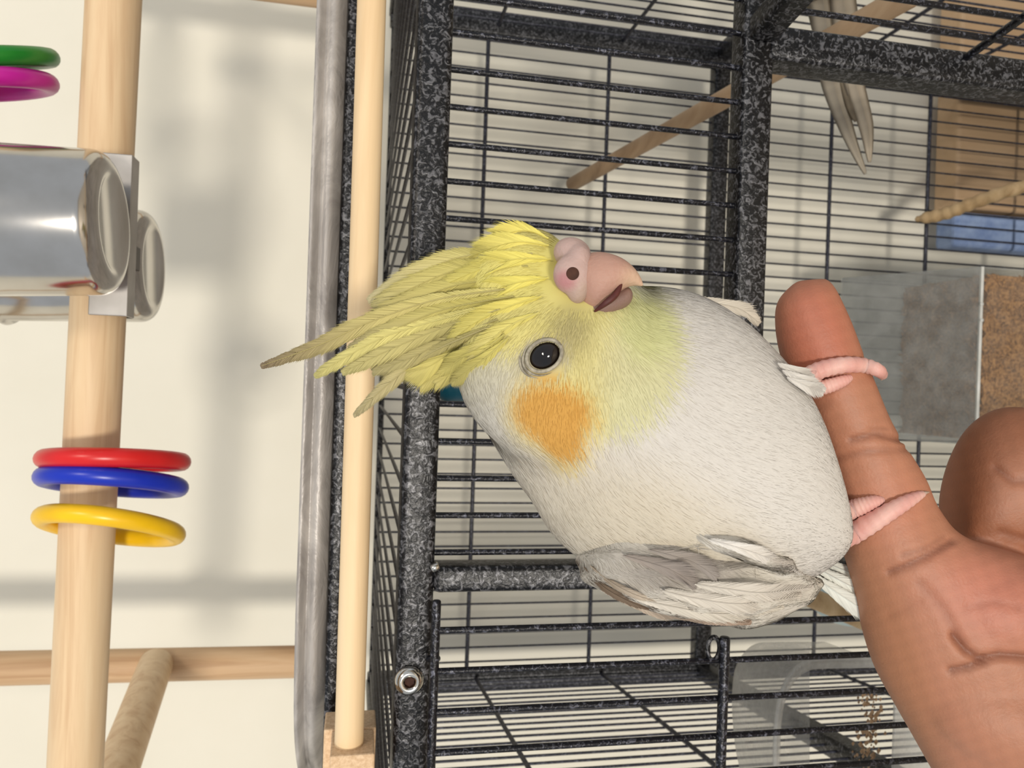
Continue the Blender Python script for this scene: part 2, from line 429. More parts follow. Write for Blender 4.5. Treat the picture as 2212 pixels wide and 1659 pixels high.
# small hinge pin and bolt head
part('hinge_pin', dowel_me('hinge_pin', W(928, 1222, FY) + Vector((0, -.005, 0)), W(945, 1213, FY) + Vector((0, -.005, 0)), .0016, 10, .0004), 'chrome')
part('hinge_pin', dowel_me('hinge_pin', W(920, 1412, FY) + Vector((0, -.005, 0)), W(944, 1405, FY) + Vector((0, -.008, 0)), .0012, 10, .0004), 'wire')
bc = W(884, 1470, FY - .0045)
bolt = part('bolt', lathe_me('bolt', [(0.0018, -.0008), (.0021, -.0022), (.0033, -.0023), (.0043, -.0016), (.0051, -.0004), (.0051, .0006), (0, .0006)], bc, (0, 1, 0), 32), 'chrome')
o = obj('hex_socket', lathe_me('hex_socket', [(0, -.0009), (.0019, -.0009), (.0019, -.0019)], bc, (0, 1, 0), 6), MAT['nostril'], bolt, False)
o.matrix_parent_inverse = Matrix.Identity(4)
# big front door swung open towards the viewer, hinged on the right post
od = bpy.data.objects.new('open_door', None); col.objects.link(od); od.parent = cage
def odpart(name, me, mat='hammer'):
    o = obj(name, me, MAT[mat]); o.parent = od; o.location = -cage.location; return o
hx, hy = x2 + .004, FY - .008
dd = Vector((math.sin(math.radians(8)), -math.cos(math.radians(8)), 0))
H = Vector((hx, hy, 0)); DL = .17
ztp = zm1 + .006
def od_pt(s, z): return Vector((H.x + dd.x * s, H.y + dd.y * s, z))
odpart('door_bar', obar_me('door_bar', od_pt(-.004, ztp), od_pt(DL, ztp), .009, .011))
odpart('door_bar', obar_me('door_bar', od_pt(0, ZB + .03), od_pt(DL, ZB + .03), .009, .011))
odpart('door_bar', obar_me('door_bar', od_pt(DL, ZB + .03), od_pt(DL, ztp), .009, .011))
for i in range(1, 13): wire(od_pt(i * SP - .003, ZB + .03), od_pt(i * SP - .003, ztp), WR, od)
zr_ = W(2092, 105, FY - .006).z
for z in (zr_, zr_ - .12): odpart('cross_rod', dowel_me('cross_rod', od_pt(-.004, z), od_pt(DL, z), .0016, 10, .0003), 'wire')

# ------------------------------------------------------------------ play top: tray, gym, landing perch
ztr = W(650, 1000, .285).z; ztb = W(722, 900, .285).z
def tray_outline(inset=0.0):
    P = []
    xl, xr, yf, yb = XL_B + .0, XR - .0, .285, BY - .01
    pts = [(-.085, yf), (-.13, yf + .012), (-.17, yf + .055), (-.205, yf + .12), (-.235, yf + .20), (xl + .0, yf + .27), (xl, yb)]
    left = [tuple(p) for p in catmull(pts, 30)]
    right = [(-p[0] + (xr + xl), p[1]) for p in left[::-1]]
    ring = left + right
    c = np.array([.03, .49])
    return [tuple(c + (np.array(p) - c) * (1 - inset / .22)) for p in ring]
def tray_mesh():
    V, F = [], []
    rings = [(tray_outline(.012), ztb), (tray_outline(.004), ztb + .0006), (tray_outline(.001), ztb + .003), (tray_outline(0), ztb + .004), (tray_outline(0), ztb + .006), (tray_outline(.0025), ztb + .0072),
             (tray_outline(.002), ztr - .003), (tray_outline(-.0012), ztr - .0015), (tray_outline(-.0012), ztr), (tray_outline(.003), ztr), (tray_outline(.004), ztb + .004), (tray_outline(.05), ztb + .003)]
    n = len(rings[0][0])
    for P, z in rings: V += [(p[0], p[1], z) for p in P]
    for i in range(len(rings) - 1):
        for k in range(n): F.append((i * n + k, i * n + (k + 1) % n, (i + 1) * n + (k + 1) % n, (i + 1) * n + k))
    F.append(tuple(range(n))); F.append(tuple((len(rings) - 1) * n + k for k in range(n)))
    me = mesh('pan', V, F); bm = bmesh.new(); bm.from_mesh(me); return from_bm('pan', bm)
tray = thing('play_top_tray', 'shallow metal tray wrapped in clear film on top of the cage', 'tray', (.03, .49, ztb))
obj('pan', tray_mesh(), MAT['tray'], tray)
# film bag stretched round the rim, crumpled at the corner
def film_mesh():
    P = tray_outline(-.003); P = P[8:-8]; n = len(P); V = []; F = []
    P = catmull(P, 160); n = len(P)
    rows = 9
    for j in range(rows):
        t = j / (rows - 1)
        for i, p in enumerate(P):
            c = np.array([.03, .49]); d = (p - c) / np.linalg.norm(p - c)
            k = .0022 * math.sin(i * .37 + 3 * t) * math.sin(i * .113 + 1.3) * math.sin(math.pi * t) + .0008 * math.sin(i * 1.3 + 5 * t)
            q = p + d * (k + .0012)
            V.append((q[0], q[1], lerp(ztb + .005, ztr + .0015 + .0012 * math.sin(i * .21), t)))
    for j in range(rows - 1):
        for i in range(n - 1): F.append((j * n + i, j * n + i + 1, (j + 1) * n + i + 1, (j + 1) * n + i))
    return mesh('film_wrap', V, F)
fo = obj('film_wrap', film_mesh(), MAT['film'], tray)
sm = fo.modifiers.new('solid', 'SOLIDIFY'); sm.thickness = .0002
# rail that carries the tray
zq0, zq1 = W(722, 900, .29).z, W(752, 900, .29).z
part('tray_rail', bar_me('tray_rail', (XL(FY) + .01, .287, zq1), (XR, .299, zq0), .0015))
for x in (XL(FY) + .02, XR - .02): part('tray_bracket', bar_me('tray_bracket', (x - .006, .280, zt0 - .002), (x + .006, .296, zq1 + .002), .001))

gy = .38
pa, pb = W(246, 0, gy), W(163, 1659, gy + .004); gd = (pb - pa)
gym = thing('play_gym', 'birch dowel play gym standing in the tray above the cage', 'play gym', (0, .5, ztb))
PR = .0117
g_a = pa - gd * .55; g_b = pb + gd * .30
obj('crossbar', dowel_me('crossbar', g_a, g_b, PR, 36), MAT['birch'], gym)
post_top = W(-420, 1453, .62); post_bot = W(650, 1429, .62); pd = (post_bot - post_top).normalized()
post_end = post_top + pd * ((ztb + .004 - post_top.z) / pd.z)
obj('post', dowel_me('post', post_top, post_end, .0122, 32), MAT['birch_z'], gym)
s_a = W(338, 1432, .612); s_b = g_a + (g_b - g_a) * .93 + Vector((0, .006, 0))
obj('strut', dowel_me('strut', s_a, s_b, .0122, 32), MAT['birch'], gym)
rx = W(640, -26, .62).x
ub = W(-105, 400, gy); ua = Vector((rx, .61, W(-105, 0, gy).z)); um = Vector((W(-105, -200, gy).x, gy, ua.z))
obj('post', dowel_me('post', (rx, .62, ua.z + .03), (rx, .62, ztb + .004), .0125, 32), MAT['birch_z'], gym)
s_c = g_a + (g_b - g_a) * .05 + Vector((0, .006, 0))
obj('crossbar', dowel_me('crossbar', um, ub, .0105, 28), MAT['birch'], gym)
obj('strut', dowel_me('strut', um, ua, .0105, 28), MAT['birch'], gym)

ly = .256
lp = thing('landing_perch', 'slim pale dowel perch mounted along the cage top front', 'perch', W(777, 800, ly))
la, lb = W(803, 0, ly), W(754, 1600, ly); ld = lb - la
obj('dowel', dowel_me('dowel', la - ld * .6, lb + ld * .012, .0047, 28), MAT['pale'], lp)
def block(c):
    lo = Vector((c.x - .016, ly - .008, c.z - .0082)); hi = Vector((c.x, ly + .010, c.z + .0058))
    obj('end_block', bar_me('end_block', lo, hi, .0006, 2), MAT['endgrain'], lp, False)
    lo2 = Vector((c.x - .016, ly + .010, c.z - .009)); hi2 = Vector((c.x + .0005, ly + .0245, c.z + .0085))
    obj('end_block', bar_me('end_block', lo2, hi2, .0006, 2), MAT['endgrain'], lp, False)
block(lb + ld * .004)
lo = la - ld * .6; obj('end_block', bar_me('end_block', (lo.x - .001, ly - .008, lo.z - .009), (lo.x + .016, ly + .0245, lo.z + .008), .0006, 2), MAT['endgrain'], lp, False)

# rings
def ring(name, label, px, py, yaw, mat, R=.0282, r=.0042, tilt=0, Y=gy):
    c = W(px, py, Y); V, F = [], []; n, m_ = 56, 16
    ax = Matrix.Rotation(math.radians(yaw), 3, 'Z') @ Matrix.Rotation(math.radians(tilt), 3, 'Y') @ Vector((1, 0, 0))
    d, x, y = frame_of(ax)
    for i in range(n):
        a = 2 * math.pi * i / n; q = x * math.cos(a) + y * math.sin(a)
        for k in range(m_):
            t = 2 * math.pi * k / m_
            V.append(q * (R + r * math.cos(t)) + d * (r * math.sin(t)))
    for i in range(n):
        for k in range(m_): F.append((i * m_ + k, ((i + 1) % n) * m_ + k, ((i + 1) % n) * m_ + (k + 1) % m_, i * m_ + (k + 1) % m_))
    o = obj(name, mesh(name, V, F), MAT[mat]); o.location = c
    return tag(o, label, 'toy ring', 'plastic rings on the play gym')
ring('toy_ring', 'glossy red plastic ring hung on the birch crossbar', 249, 995, 9, 'red')
ring('toy_ring', 'royal blue plastic ring hung on the birch crossbar', 245, 1043, 14, 'blue', tilt=3)
ring('toy_ring', 'bright yellow plastic ring hung on the birch crossbar', 240, 1138, 21, 'yellow', tilt=6)
ring('toy_ring', 'dark green plastic ring near the steel cup', -48, 128, -20, 'green', tilt=-8)
ring('toy_ring', 'magenta plastic ring next to the green ring', -50, 184, -14, 'magenta', tilt=-9)

# steel cups
def cup(name, label, cb, R, Hh, ax):
    t = thing(name, label, 'cup', cb, 'steel cups clamped to the crossbar')
    rb = .007
    prof = [(0, .0012), (R - .012, .0012), (R - .0095, .0003), (R - .0085, 0), (R - rb, 0)]
    prof += [(R - rb + rb * math.sin(a), rb - rb * math.cos(a)) for a in np.linspace(.25, math.pi / 2, 6)]
    prof += [(R + .0006, Hh * .5), (R + .0012, Hh - .003), (R + .003, Hh - .002), (R + .0036, Hh - .0006), (R + .003, Hh + .0006), (R + .0012, Hh + .0004), (R - .0002, Hh - .002), (R - .0010, Hh * .5), (R - .0014, rb), (R - rb, .0022), (0, .0022)]
    obj('cup_body', lathe_me('cup_body', prof, cb, ax, 64), MAT['steel'], t)
    return t
ax1 = Vector((-.045, -.02, 1)).normalized()
cb1 = W(248, 484, .338)
cup1 = cup('steel_cup', 'stainless steel cup clamped to the front of the crossbar', cb1, .0292, .072, ax1)
cb2 = W(333, 577, .452)
cup2 = cup('steel_cup', 'stainless steel cup clamped behind the crossbar', cb2, .0305, .074, Vector((-.02, .0, 1)))
p0, p1 = W(196, 322, .362), W(266, 682, .362)
obj('bracket', bar_me('bracket', (p1.x, .3655, p1.z), (p0.x, .3675, p0.z), .0004, 2), MAT['steel_dull'], cup1, False)
obj('bracket_lip', bar_me('bracket_lip', (p1.x, .3655, p1.z - .0006), (p0.x, .3765, p1.z + .0008), .0003, 2), MAT['steel_dull'], cup1, False)
obj('bracket_stem', bar_me('bracket_stem', (cb1.x - .006, cb1.y + .02, p1.z + .002), (cb1.x + .006, .367, p0.z + .010), .0005, 2), MAT['steel_dull'], cup1, False)
q0, q1 = W(255, 352, .398), W(292, 690, .398)
obj('bracket', bar_me('bracket', (q1.x, .3925, q1.z), (q0.x, .3945, W(190, 500, .398).z), .0003, 2), MAT['steel_dark'], cup2, False)
obj('bracket_stem', bar_me('bracket_stem', (cb2.x - .006, .394, q1.z + .006), (cb2.x + .006, cb2.y - .026, q0.z + .012), .0005, 2), MAT['steel_dark'], cup2, False)

# ------------------------------------------------------------------ things inside and behind the cage
p1_ = W(1234, 399, BY - .004)
pe = W(1975, -16, .335)
tag(obj('wooden_perch', dowel_me('wooden_perch', p1_, pe, .0064, 24), MAT['perch_dark']), 'smooth round wooden perch crossing the cage under the grey tail', 'perch')
rp = catmull([W(1978, 474, BY - .003), W(2040, 462, .66), W(2110, 436, .63), W(2215, 402, .59), W(2420, 350, .54)], 40)
rr = [.0016 + .0045 * min(1, i / 5) + .0007 * math.sin(i * 1.9) for i in range(40)]
tag(obj('branch_perch', tube_me('branch_perch', [Vector(p) for p in rp], rr, 14), MAT['perch_tan']), 'knobbly tan branch perch screwed to the cage back wires', 'perch')
tag(obj('short_perch', dowel_me('short_perch', W(1745, 1288, .46), W(1985, 1388, .40), .0066, 20), MAT['perch_tan']), 'light wooden perch behind the cockatiel beside the hand', 'perch')
# clear feeder with seed
fd = thing('seed_feeder', 'scratched clear acrylic seed feeder with a brown seed bed', 'feeder', W(2000, 780, .60))
fx0, fx1 = W(2115, 962, .56).x, W(2115, 575, .56).x
fzT = W(1850, 760, .64).z; fzB = W(2480, 760, .56).z; fzM = W(2117, 760, .56).z
fyF, fyB = .56, .665
th = .0016
obj('front_panel', bar_me('front_panel', (fx0, fyF, fzB), (fx1, fyF + th, fzM + .001), .0004, 2), MAT['clear_front'], fd, False)
obj('back_panel', bar_me('back_panel', (fx0, fyB - th, fzB), (fx1, fyB, fzT), .0004, 2), MAT['clear'], fd, False)
def side_panel(x):
    V = []; pr = [(fyF, fzB), (fyF, fzM), (fyB, fzT), (fyB, fzB)]
    for dx in (0, th): V += [(x + dx, y, z) for y, z in pr]
    return mesh('side_panel', V, [(0, 1, 2, 3), (7, 6, 5, 4), (0, 4, 5, 1), (1, 5, 6, 2), (2, 6, 7, 3), (3, 7, 4, 0)])
for x in (fx0, fx1 - th): obj('side_panel', side_panel(x), MAT['clear'], fd, False)
V = [(fx0, fyF, fzM), (fx1, fyF, fzM), (fx1, fyB, fzT), (fx0, fyB, fzT)]; V += [(x, y, z + th) for x, y, z in V]
obj('lid', mesh('lid', V, [(3, 2, 1, 0), (4, 5, 6, 7), (0, 1, 5, 4), (1, 2, 6, 5), (2, 3, 7, 6), (3, 0, 4, 7)]), MAT['clear'], fd, False)
obj('lid_edge', bar_me('lid_edge', (fx0, fyF - .0006, fzM - .001), (fx1, fyF + .0018, fzM + .0016), .0004, 2), MAT['edge'], fd, False)
obj('feeder_base', bar_me('feeder_base', (fx0, fyF, fzB - .002), (fx1, fyB, fzB), .0004, 2), MAT['clear'], fd, False)
for (yy) in (655, 690, 905, 940):
    c = W(2095, yy, fyF - .0008); obj('rivet', lathe_me('rivet', [(0, -.0006), (.0015, -.0004), (.002, .0008), (0, .0008)], c + Vector((0, 0, -.012)), (0, 1, 0), 12), MAT['edge'], fd)
def seed_bed():
    V, F = [], []; rs = np.random.default_rng(3)
    x0_, x1_ = fx0 + .004, fx1 - .006; y0_, y1_ = fyF + .003, fyB - .003
    zb = fzB + .002; zt = fzM - .006
    ni, nj = 26, 16
    for i in range(ni):
        for j in range(nj):
            V.append((lerp(x0_, x1_, i / (ni - 1)), lerp(y0_, y1_, j / (nj - 1)), zt + rs.uniform(-.003, .003)))
    n = len(V); V += [(x, y, zb) for x, y, z in V]
    for i in range(ni - 1):
        for j in range(nj - 1):
            a = i * nj + j; F.append((a, a + nj, a + nj + 1, a + 1)); F.append((n + a, n + a + 1, n + a + nj + 1, n + a + nj))
    for i in range(ni - 1): 
        F.append((i * nj, n + i * nj, n + (i + 1) * nj, (i + 1) * nj)); a = i * nj + nj - 1; F.append((a, a + nj, n + a + nj, n + a))
    for j in range(nj - 1):
        F.append((j, j + 1, n + j + 1, n + j)); a = (ni - 1) * nj + j; F.append((a, n + a, n + a + 1, a + 1))
    # loose grains against the front panel and on top
    for _ in range(900):
        c = Vector((rs.uniform(x0_, x1_), rs.choice([y0_ - .0006, rs.uniform(y0_, y1_)]), 0)); c.z = rs.uniform(zb, zt) if c.y < y0_ else zt + rs.uniform(-.001, .003)
        q = Matrix.Rotation(rs.uniform(0, 6.28), 3, 'Y') @ Matrix.Rotation(rs.uniform(-.6, .6), 3, 'X')
        o_ = len(V); s = rs.uniform(.8, 1.3)
        for d in ((.0032, 0, 0), (-.0032, 0, 0), (0, .0011, 0), (0, -.0011, 0), (0, 0, .0013), (0, 0, -.0013)): V.append(tuple(c + q @ Vector(d) * s))
        for t in ((0, 2, 4), (2, 1, 4), (1, 3, 4), (3, 0, 4), (2, 0, 5), (1, 2, 5), (3, 1, 5), (0, 3, 5)): F.append(tuple(o_ + i for i in t))
    return mesh('seed', V, F)
so = obj('seed', seed_bed(), MAT['seed'], fd, False); so['kind'] = 'stuff'
# frosted hooded bowl behind the wire door
hb = thing('hooded_bowl', 'frosted translucent hooded plastic bowl behind the small wire door', 'bowl', W(1850, 1600, .35))
yh = .335
def hood_mesh():
    prof = [W(x, y, yh) for x, y in ((1960, 1420), (1800, 1422), (1745, 1428), (1708, 1458), (1685, 1510), (1676, 1580), (1676, 1680), (1690, 1800), (1730, 1850), (1960, 1860))]
    prof = catmull([(p.x, p.z) for p in prof], 60); n = len(prof); V, F = [], []
    c = prof.mean(0)
    lay = [(yh, 0), (yh - .0015, .0), (yh - .0015, .0035), (yh, .0045), (yh + .05, .008), (yh + .055, .012)]
    for y, ins in lay:
        for p in prof:
            q = c + (p - c) * (1 - ins / .035); V.append((q[0], y, q[1]))
    for i in range(len(lay) - 1):
        for k in range(n - 1): F.append((i * n + k, i * n + k + 1, (i + 1) * n + k + 1, (i + 1) * n + k))
    F.append(tuple((len(lay) - 1) * n + k for k in range(n)))
    return mesh('hood', V, F)
obj('hood', hood_mesh(), MAT['frost'], hb)
rimp = [W(x, y, yh - .001) for x, y in ((1960, 1420), (1800, 1422), (1745, 1428), (1708, 1458), (1685, 1510), (1676, 1580), (1676, 1680), (1690, 1800))]
obj('hood_rim', tube_me('hood_rim', [Vector(p) for p in catmull(rimp, 50)], .0013, 10), MAT['frost'], hb)
pc0, pc1 = W(2250, 1860, yh), W(1935, 1425, yh)
obj('bowl_front', bar_me('bowl_front', (pc0.x, yh - .001, pc0.z), (pc1.x, yh + .001, pc1.z), .0006, 2), MAT['frost'], hb, False)
obj('bowl_base', bar_me('bowl_base', (pc0.x, yh + .001, pc0.z), (pc1.x, yh + .055, pc0.z + .002), .0006, 2), MAT['frost'], hb, False)
hv, hf = [], []
for _ in range(110):
    p = W(random.gauss(1878, 14), random.uniform(1500, 1659), yh + .004 + random.uniform(0, .006)); s = random.uniform(.35, .9); o_ = len(hv)
    for d in ((.002, 0, 0), (-.002, 0, 0), (0, .0008, 0), (0, -.0008, 0), (0, 0, .0016), (0, 0, -.0016)): hv.append(tuple(p + Vector(d) * s))
    for t in ((0, 2, 4), (2, 1, 4), (1, 3, 4), (3, 0, 4), (2, 0, 5), (1, 2, 5), (3, 1, 5), (0, 3, 5)): hf.append(tuple(o_ + i for i in t))
ho = obj('seed_husks', mesh('seed_husks', hv, hf), MAT['hull'], hb, False); ho['kind'] = 'stuff'
# teal toy ball under the roof and pale blue toy behind the bird's tail
tb = thing('toy_ball', 'dark teal toy ball hanging under the cage roof behind the crest', 'toy', W(985, 822, .33))
c = W(985, 822, .33); 
obj('ball', lathe_me('ball', [(.0105 * math.sin(t), .0105 * -math.cos(t)) for t in np.linspace(0, math.pi, 20)], c, (0, 0, 1), 28), MAT['teal'], tb)
obj('hanger', tube_me('hanger', [c + Vector((0, 0, .009)), Vector((c.x, c.y, ZR))], .0008, 8), MAT['wire'], tb)
c = W(1850, 1265, .50)
pbm = union('bl', [ell_np((0, 0, 0), (.030, .020, .040)), ell_np((.02, 0, -.03), (.022, .018, .03)), ell_np((-.018, 0, -.03), (.02, .018, .03))], .002, 4, frame=lambda a: np.asarray(a) + np.array(c))
tag(obj('hanging_toy', pbm, MAT['pale_blue']), 'pale blue plastic toy beside the light perch behind the cockatiel', 'toy')
# board behind the cage, and a blue reflection built as a solid strip
a_, b_ = W(2440, 560, WALL_Y), W(2006, 60, WALL_Y)
tag(obj('wooden_board', bar_me('wooden_board', (W(2100, 478, WALL_Y).x, WALL_Y - .05, 0), (XR + .25, WALL_Y - .016, b_.z), .004), MAT['tan_board'], smooth=False), 'tan wooden board standing against the wall behind the cage', 'board')
tag(obj('blue_reflection_strip', bar_me('blue_reflection_strip', (W(2100, 556, WALL_Y).x, WALL_Y - .05, 0), (W(2100, 484, WALL_Y).x, WALL_Y - .018, W(1992, 500, WALL_Y).z), .006), MAT['blue_reflection'], smooth=False), 'slim blue strip standing in for a window reflection beside the tan board behind the cage', 'strip')

# ------------------------------------------------------------------ the cockatiel
def sstep(a, b, x): t = np.clip((x - a) / (b - a), 0, 1); return t * t * (3 - 2 * t)
def ellw(u, v, cu, cv, ru, rv, rot=0.0, soft=.25):
    c, s = math.cos(rot), math.sin(rot); du, dv = u - cu, v - cv
    d = np.sqrt(((du * c + dv * s) / ru) ** 2 + ((-du * s + dv * c) / rv) ** 2)
    return 1 - sstep(1 - soft, 1 + soft, d)
def mixc(c, k, w): return c * (1 - w[:, None]) + lin(k) * w[:, None]
def plum(u, v):
    n = len(u); c = np.tile(lin((208, 203, 196)), (n, 1))
    c = mixc(c, (202, 190, 166), ellw(u, v, 1340, 1120, 300, 130, .5, .7) * .7)  # warm bounce light painted over plumage that is partly cream itself
    c = mixc(c, (190, 186, 176), ellw(u, v, 1040, 880, 60, 110, -.5, .6) * .5)
    c = mixc(c, (204, 200, 146), ellw(u, v, 1305, 765, 142, 165, .25, .15) * .8)          # chin, throat
    c = mixc(c, (196, 202, 136), ellw(u, v, 1375, 690, 48, 80, -.3, .4) * .5)
    c = mixc(c, (216, 204, 118), ellw(u, v, 1120, 645, 190, 160, -.35, .38) * .9)         # forehead and face
    c = mixc(c, (226, 215, 124), ellw(u, v, 1130, 560, 110, 80, 0, .4) * .8)
    c = mixc(c, (204, 190, 122), ellw(u, v, 1215, 800, 90, 120, .2, .5) * .6)
    c = mixc(c, (196, 190, 172), ellw(u, v, 1070, 815, 70, 62, 0, .6) * .8)               # pale patch behind the eye
    c = mixc(c, (150, 140, 104), ellw(u, v, 1232, 705, 42, 50, .3, .7) * .7)               # dusky lores
    c = mixc(c, (178, 170, 148), ellw(u, v, 1175, 768, 58, 48, -.5, .3) * .8)              # bare ring round the eye
    ck = np.maximum(ellw(u, v, 1192, 880, 84, 66, .1, .3), ellw(u, v, 1208, 925, 50, 56, .3, .3))
    c = mixc(c, (212, 192, 118), np.maximum(ellw(u, v, 1192, 885, 108, 88, .1, .3), ellw(u, v, 1208, 930, 66, 70, .3, .3)) * .7)
    c = mixc(c, (202, 150, 72), ck * .95)
    return c
def plum_wing(u, v):
    n = len(u); c = np.tile(lin((202, 196, 185)), (n, 1))
    c = mixc(c, (142, 133, 126), ellw(u, v, 1430, 1228, 115, 44, .12, .6) * .7)
    c = mixc(c, (136, 128, 121), ellw(u, v, 1520, 1200, 52, 26, .3, .6) * .6)
    c = mixc(c, (168, 158, 150), ellw(u, v, 1690, 1222, 60, 14, .35, .6) * .8)
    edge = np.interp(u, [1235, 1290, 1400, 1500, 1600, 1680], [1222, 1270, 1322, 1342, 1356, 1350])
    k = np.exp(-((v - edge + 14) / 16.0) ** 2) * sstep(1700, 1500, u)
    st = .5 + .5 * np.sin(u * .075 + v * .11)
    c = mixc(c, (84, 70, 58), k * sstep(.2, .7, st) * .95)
    return c
bird = thing('cockatiel', 'white cockatiel with yellow crested face and orange cheek perched on a finger', 'bird', B(1815, 1000, 0))
body_st = [(1015, 775, 1008, 815, 20, 20), (1075, 720, 1040, 915, 30, 115), (1170, 665, 1078, 990, 22, 195), (1290, 625, 1116, 1052, 18, 232),
           (1402, 604, 1158, 1108, 15, 245), (1476, 606, 1186, 1162, 10, 262), (1562, 632, 1233, 1214, 8, 275), (1642, 680, 1325, 1272, 6, 280), (1708, 748, 1440, 1304, 4, 275),
           (1756, 806, 1560, 1312, 0, 258), (1780, 866, 1660, 1300, 0, 228), (1803, 945, 1742, 1275, 0, 190), (1820, 1045, 1795, 1235, 0, 140), (1832, 1110, 1826, 1200, 0, 75), (1838, 1145, 1836, 1170, 0, 15)]
pieces = [loft_np(body_st, 70, 56),
          ell_np((1212, 775, -62), (222, 212, 212), -.25),
          ell_np((1138, 630, -45), (122, 136, 158), -.35),
          ell_np((1085, 770, -20), (105, 120, 150), 0),
          ell_np((1325, 770, -75), (108, 150, 150), .2),
          ell_np((1200, 880, -80), (150, 125, 175), .2),
          ell_np((1240, 950, -40), (115, 100, 165), .6),
          ell_np((1330, 905, -60), (170, 140, 190), .5)]
bme = union('body', pieces, .00085, 75, .5)
vw = verts_np(bme); uvw = Bpix(vw); nn = normals_np(bme)
u_, v_ = uvw[:, 0], uvw[:, 1]
lump = np.sin(u_ * .017 + v_ * .012) * np.sin(v_ * .021 - u_ * .008 + 1.0)
bodym = sstep(1350, 1450, u_ + .3 * (v_ - 800))
vw = vw + nn * (lump * (.2 + .25 * bodym) * .0004)[:, None]
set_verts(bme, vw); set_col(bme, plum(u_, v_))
body = obj('body', bme, MAT['plumage'], bird)
bvh = BVHTree.FromPolygons([Vector(v) for v in vw], [tuple(p.vertices) for p in bme.polygons])
def on_body(px, py, tree=None):
    d = (FWD + IX * ((px - CX) / FPX) - IUP * ((py - CY) / FPX)).normalized()
    h = (tree or bvh).ray_cast(CAM, d)
    return h[0], h[1]
def surf_w(u, v, default=-120):
    h = on_body(u, v)
    return Binv(np.array([h[0]]))[0, 2] if h[0] is not None else default
FLOW = np.array([(1150, 540, -1, .12), (1190, 540, -1, .0), (1050, 620, -1, .32), (1190, 620, -1, .35), (1100, 700, -.85, .5), (1190, 690, -.55, .8), (1230, 700, -.2, 1), (1110, 790, -.35, .9),
    (1165, 830, -.15, 1), (1195, 890, -.05, 1), (1260, 780, .1, 1), (1320, 690, .6, .8), (1400, 690, 1, .35), (1350, 850, .35, .95), (1020, 850, .25, 1), (1090, 950, .5, .85),
    (1150, 1010, .6, .8), (1250, 1020, .6, .8), (1480, 690, 1, .22), (1600, 780, 1, .3), (1600, 900, 1, .3), (1450, 950, .85, .5), (1700, 1000, 1, .25), (1780, 1080, .9, .4),
    (1300, 1200, .85, .5), (1500, 1250, 1, .25), (1700, 1250, 1, .05), (1350, 1100, .8, .55)], float)
def flow(u, v):
    d2 = (u[:, None] - FLOW[None, :, 0]) ** 2 + (v[:, None] - FLOW[None, :, 1]) ** 2
    wt = 1 / (d2 + 900) ** 1.6; wt /= wt.sum(1, keepdims=True)
    f = wt @ FLOW[:, 2:4]; return f / (np.linalg.norm(f, axis=1, keepdims=True) + 1e-9)
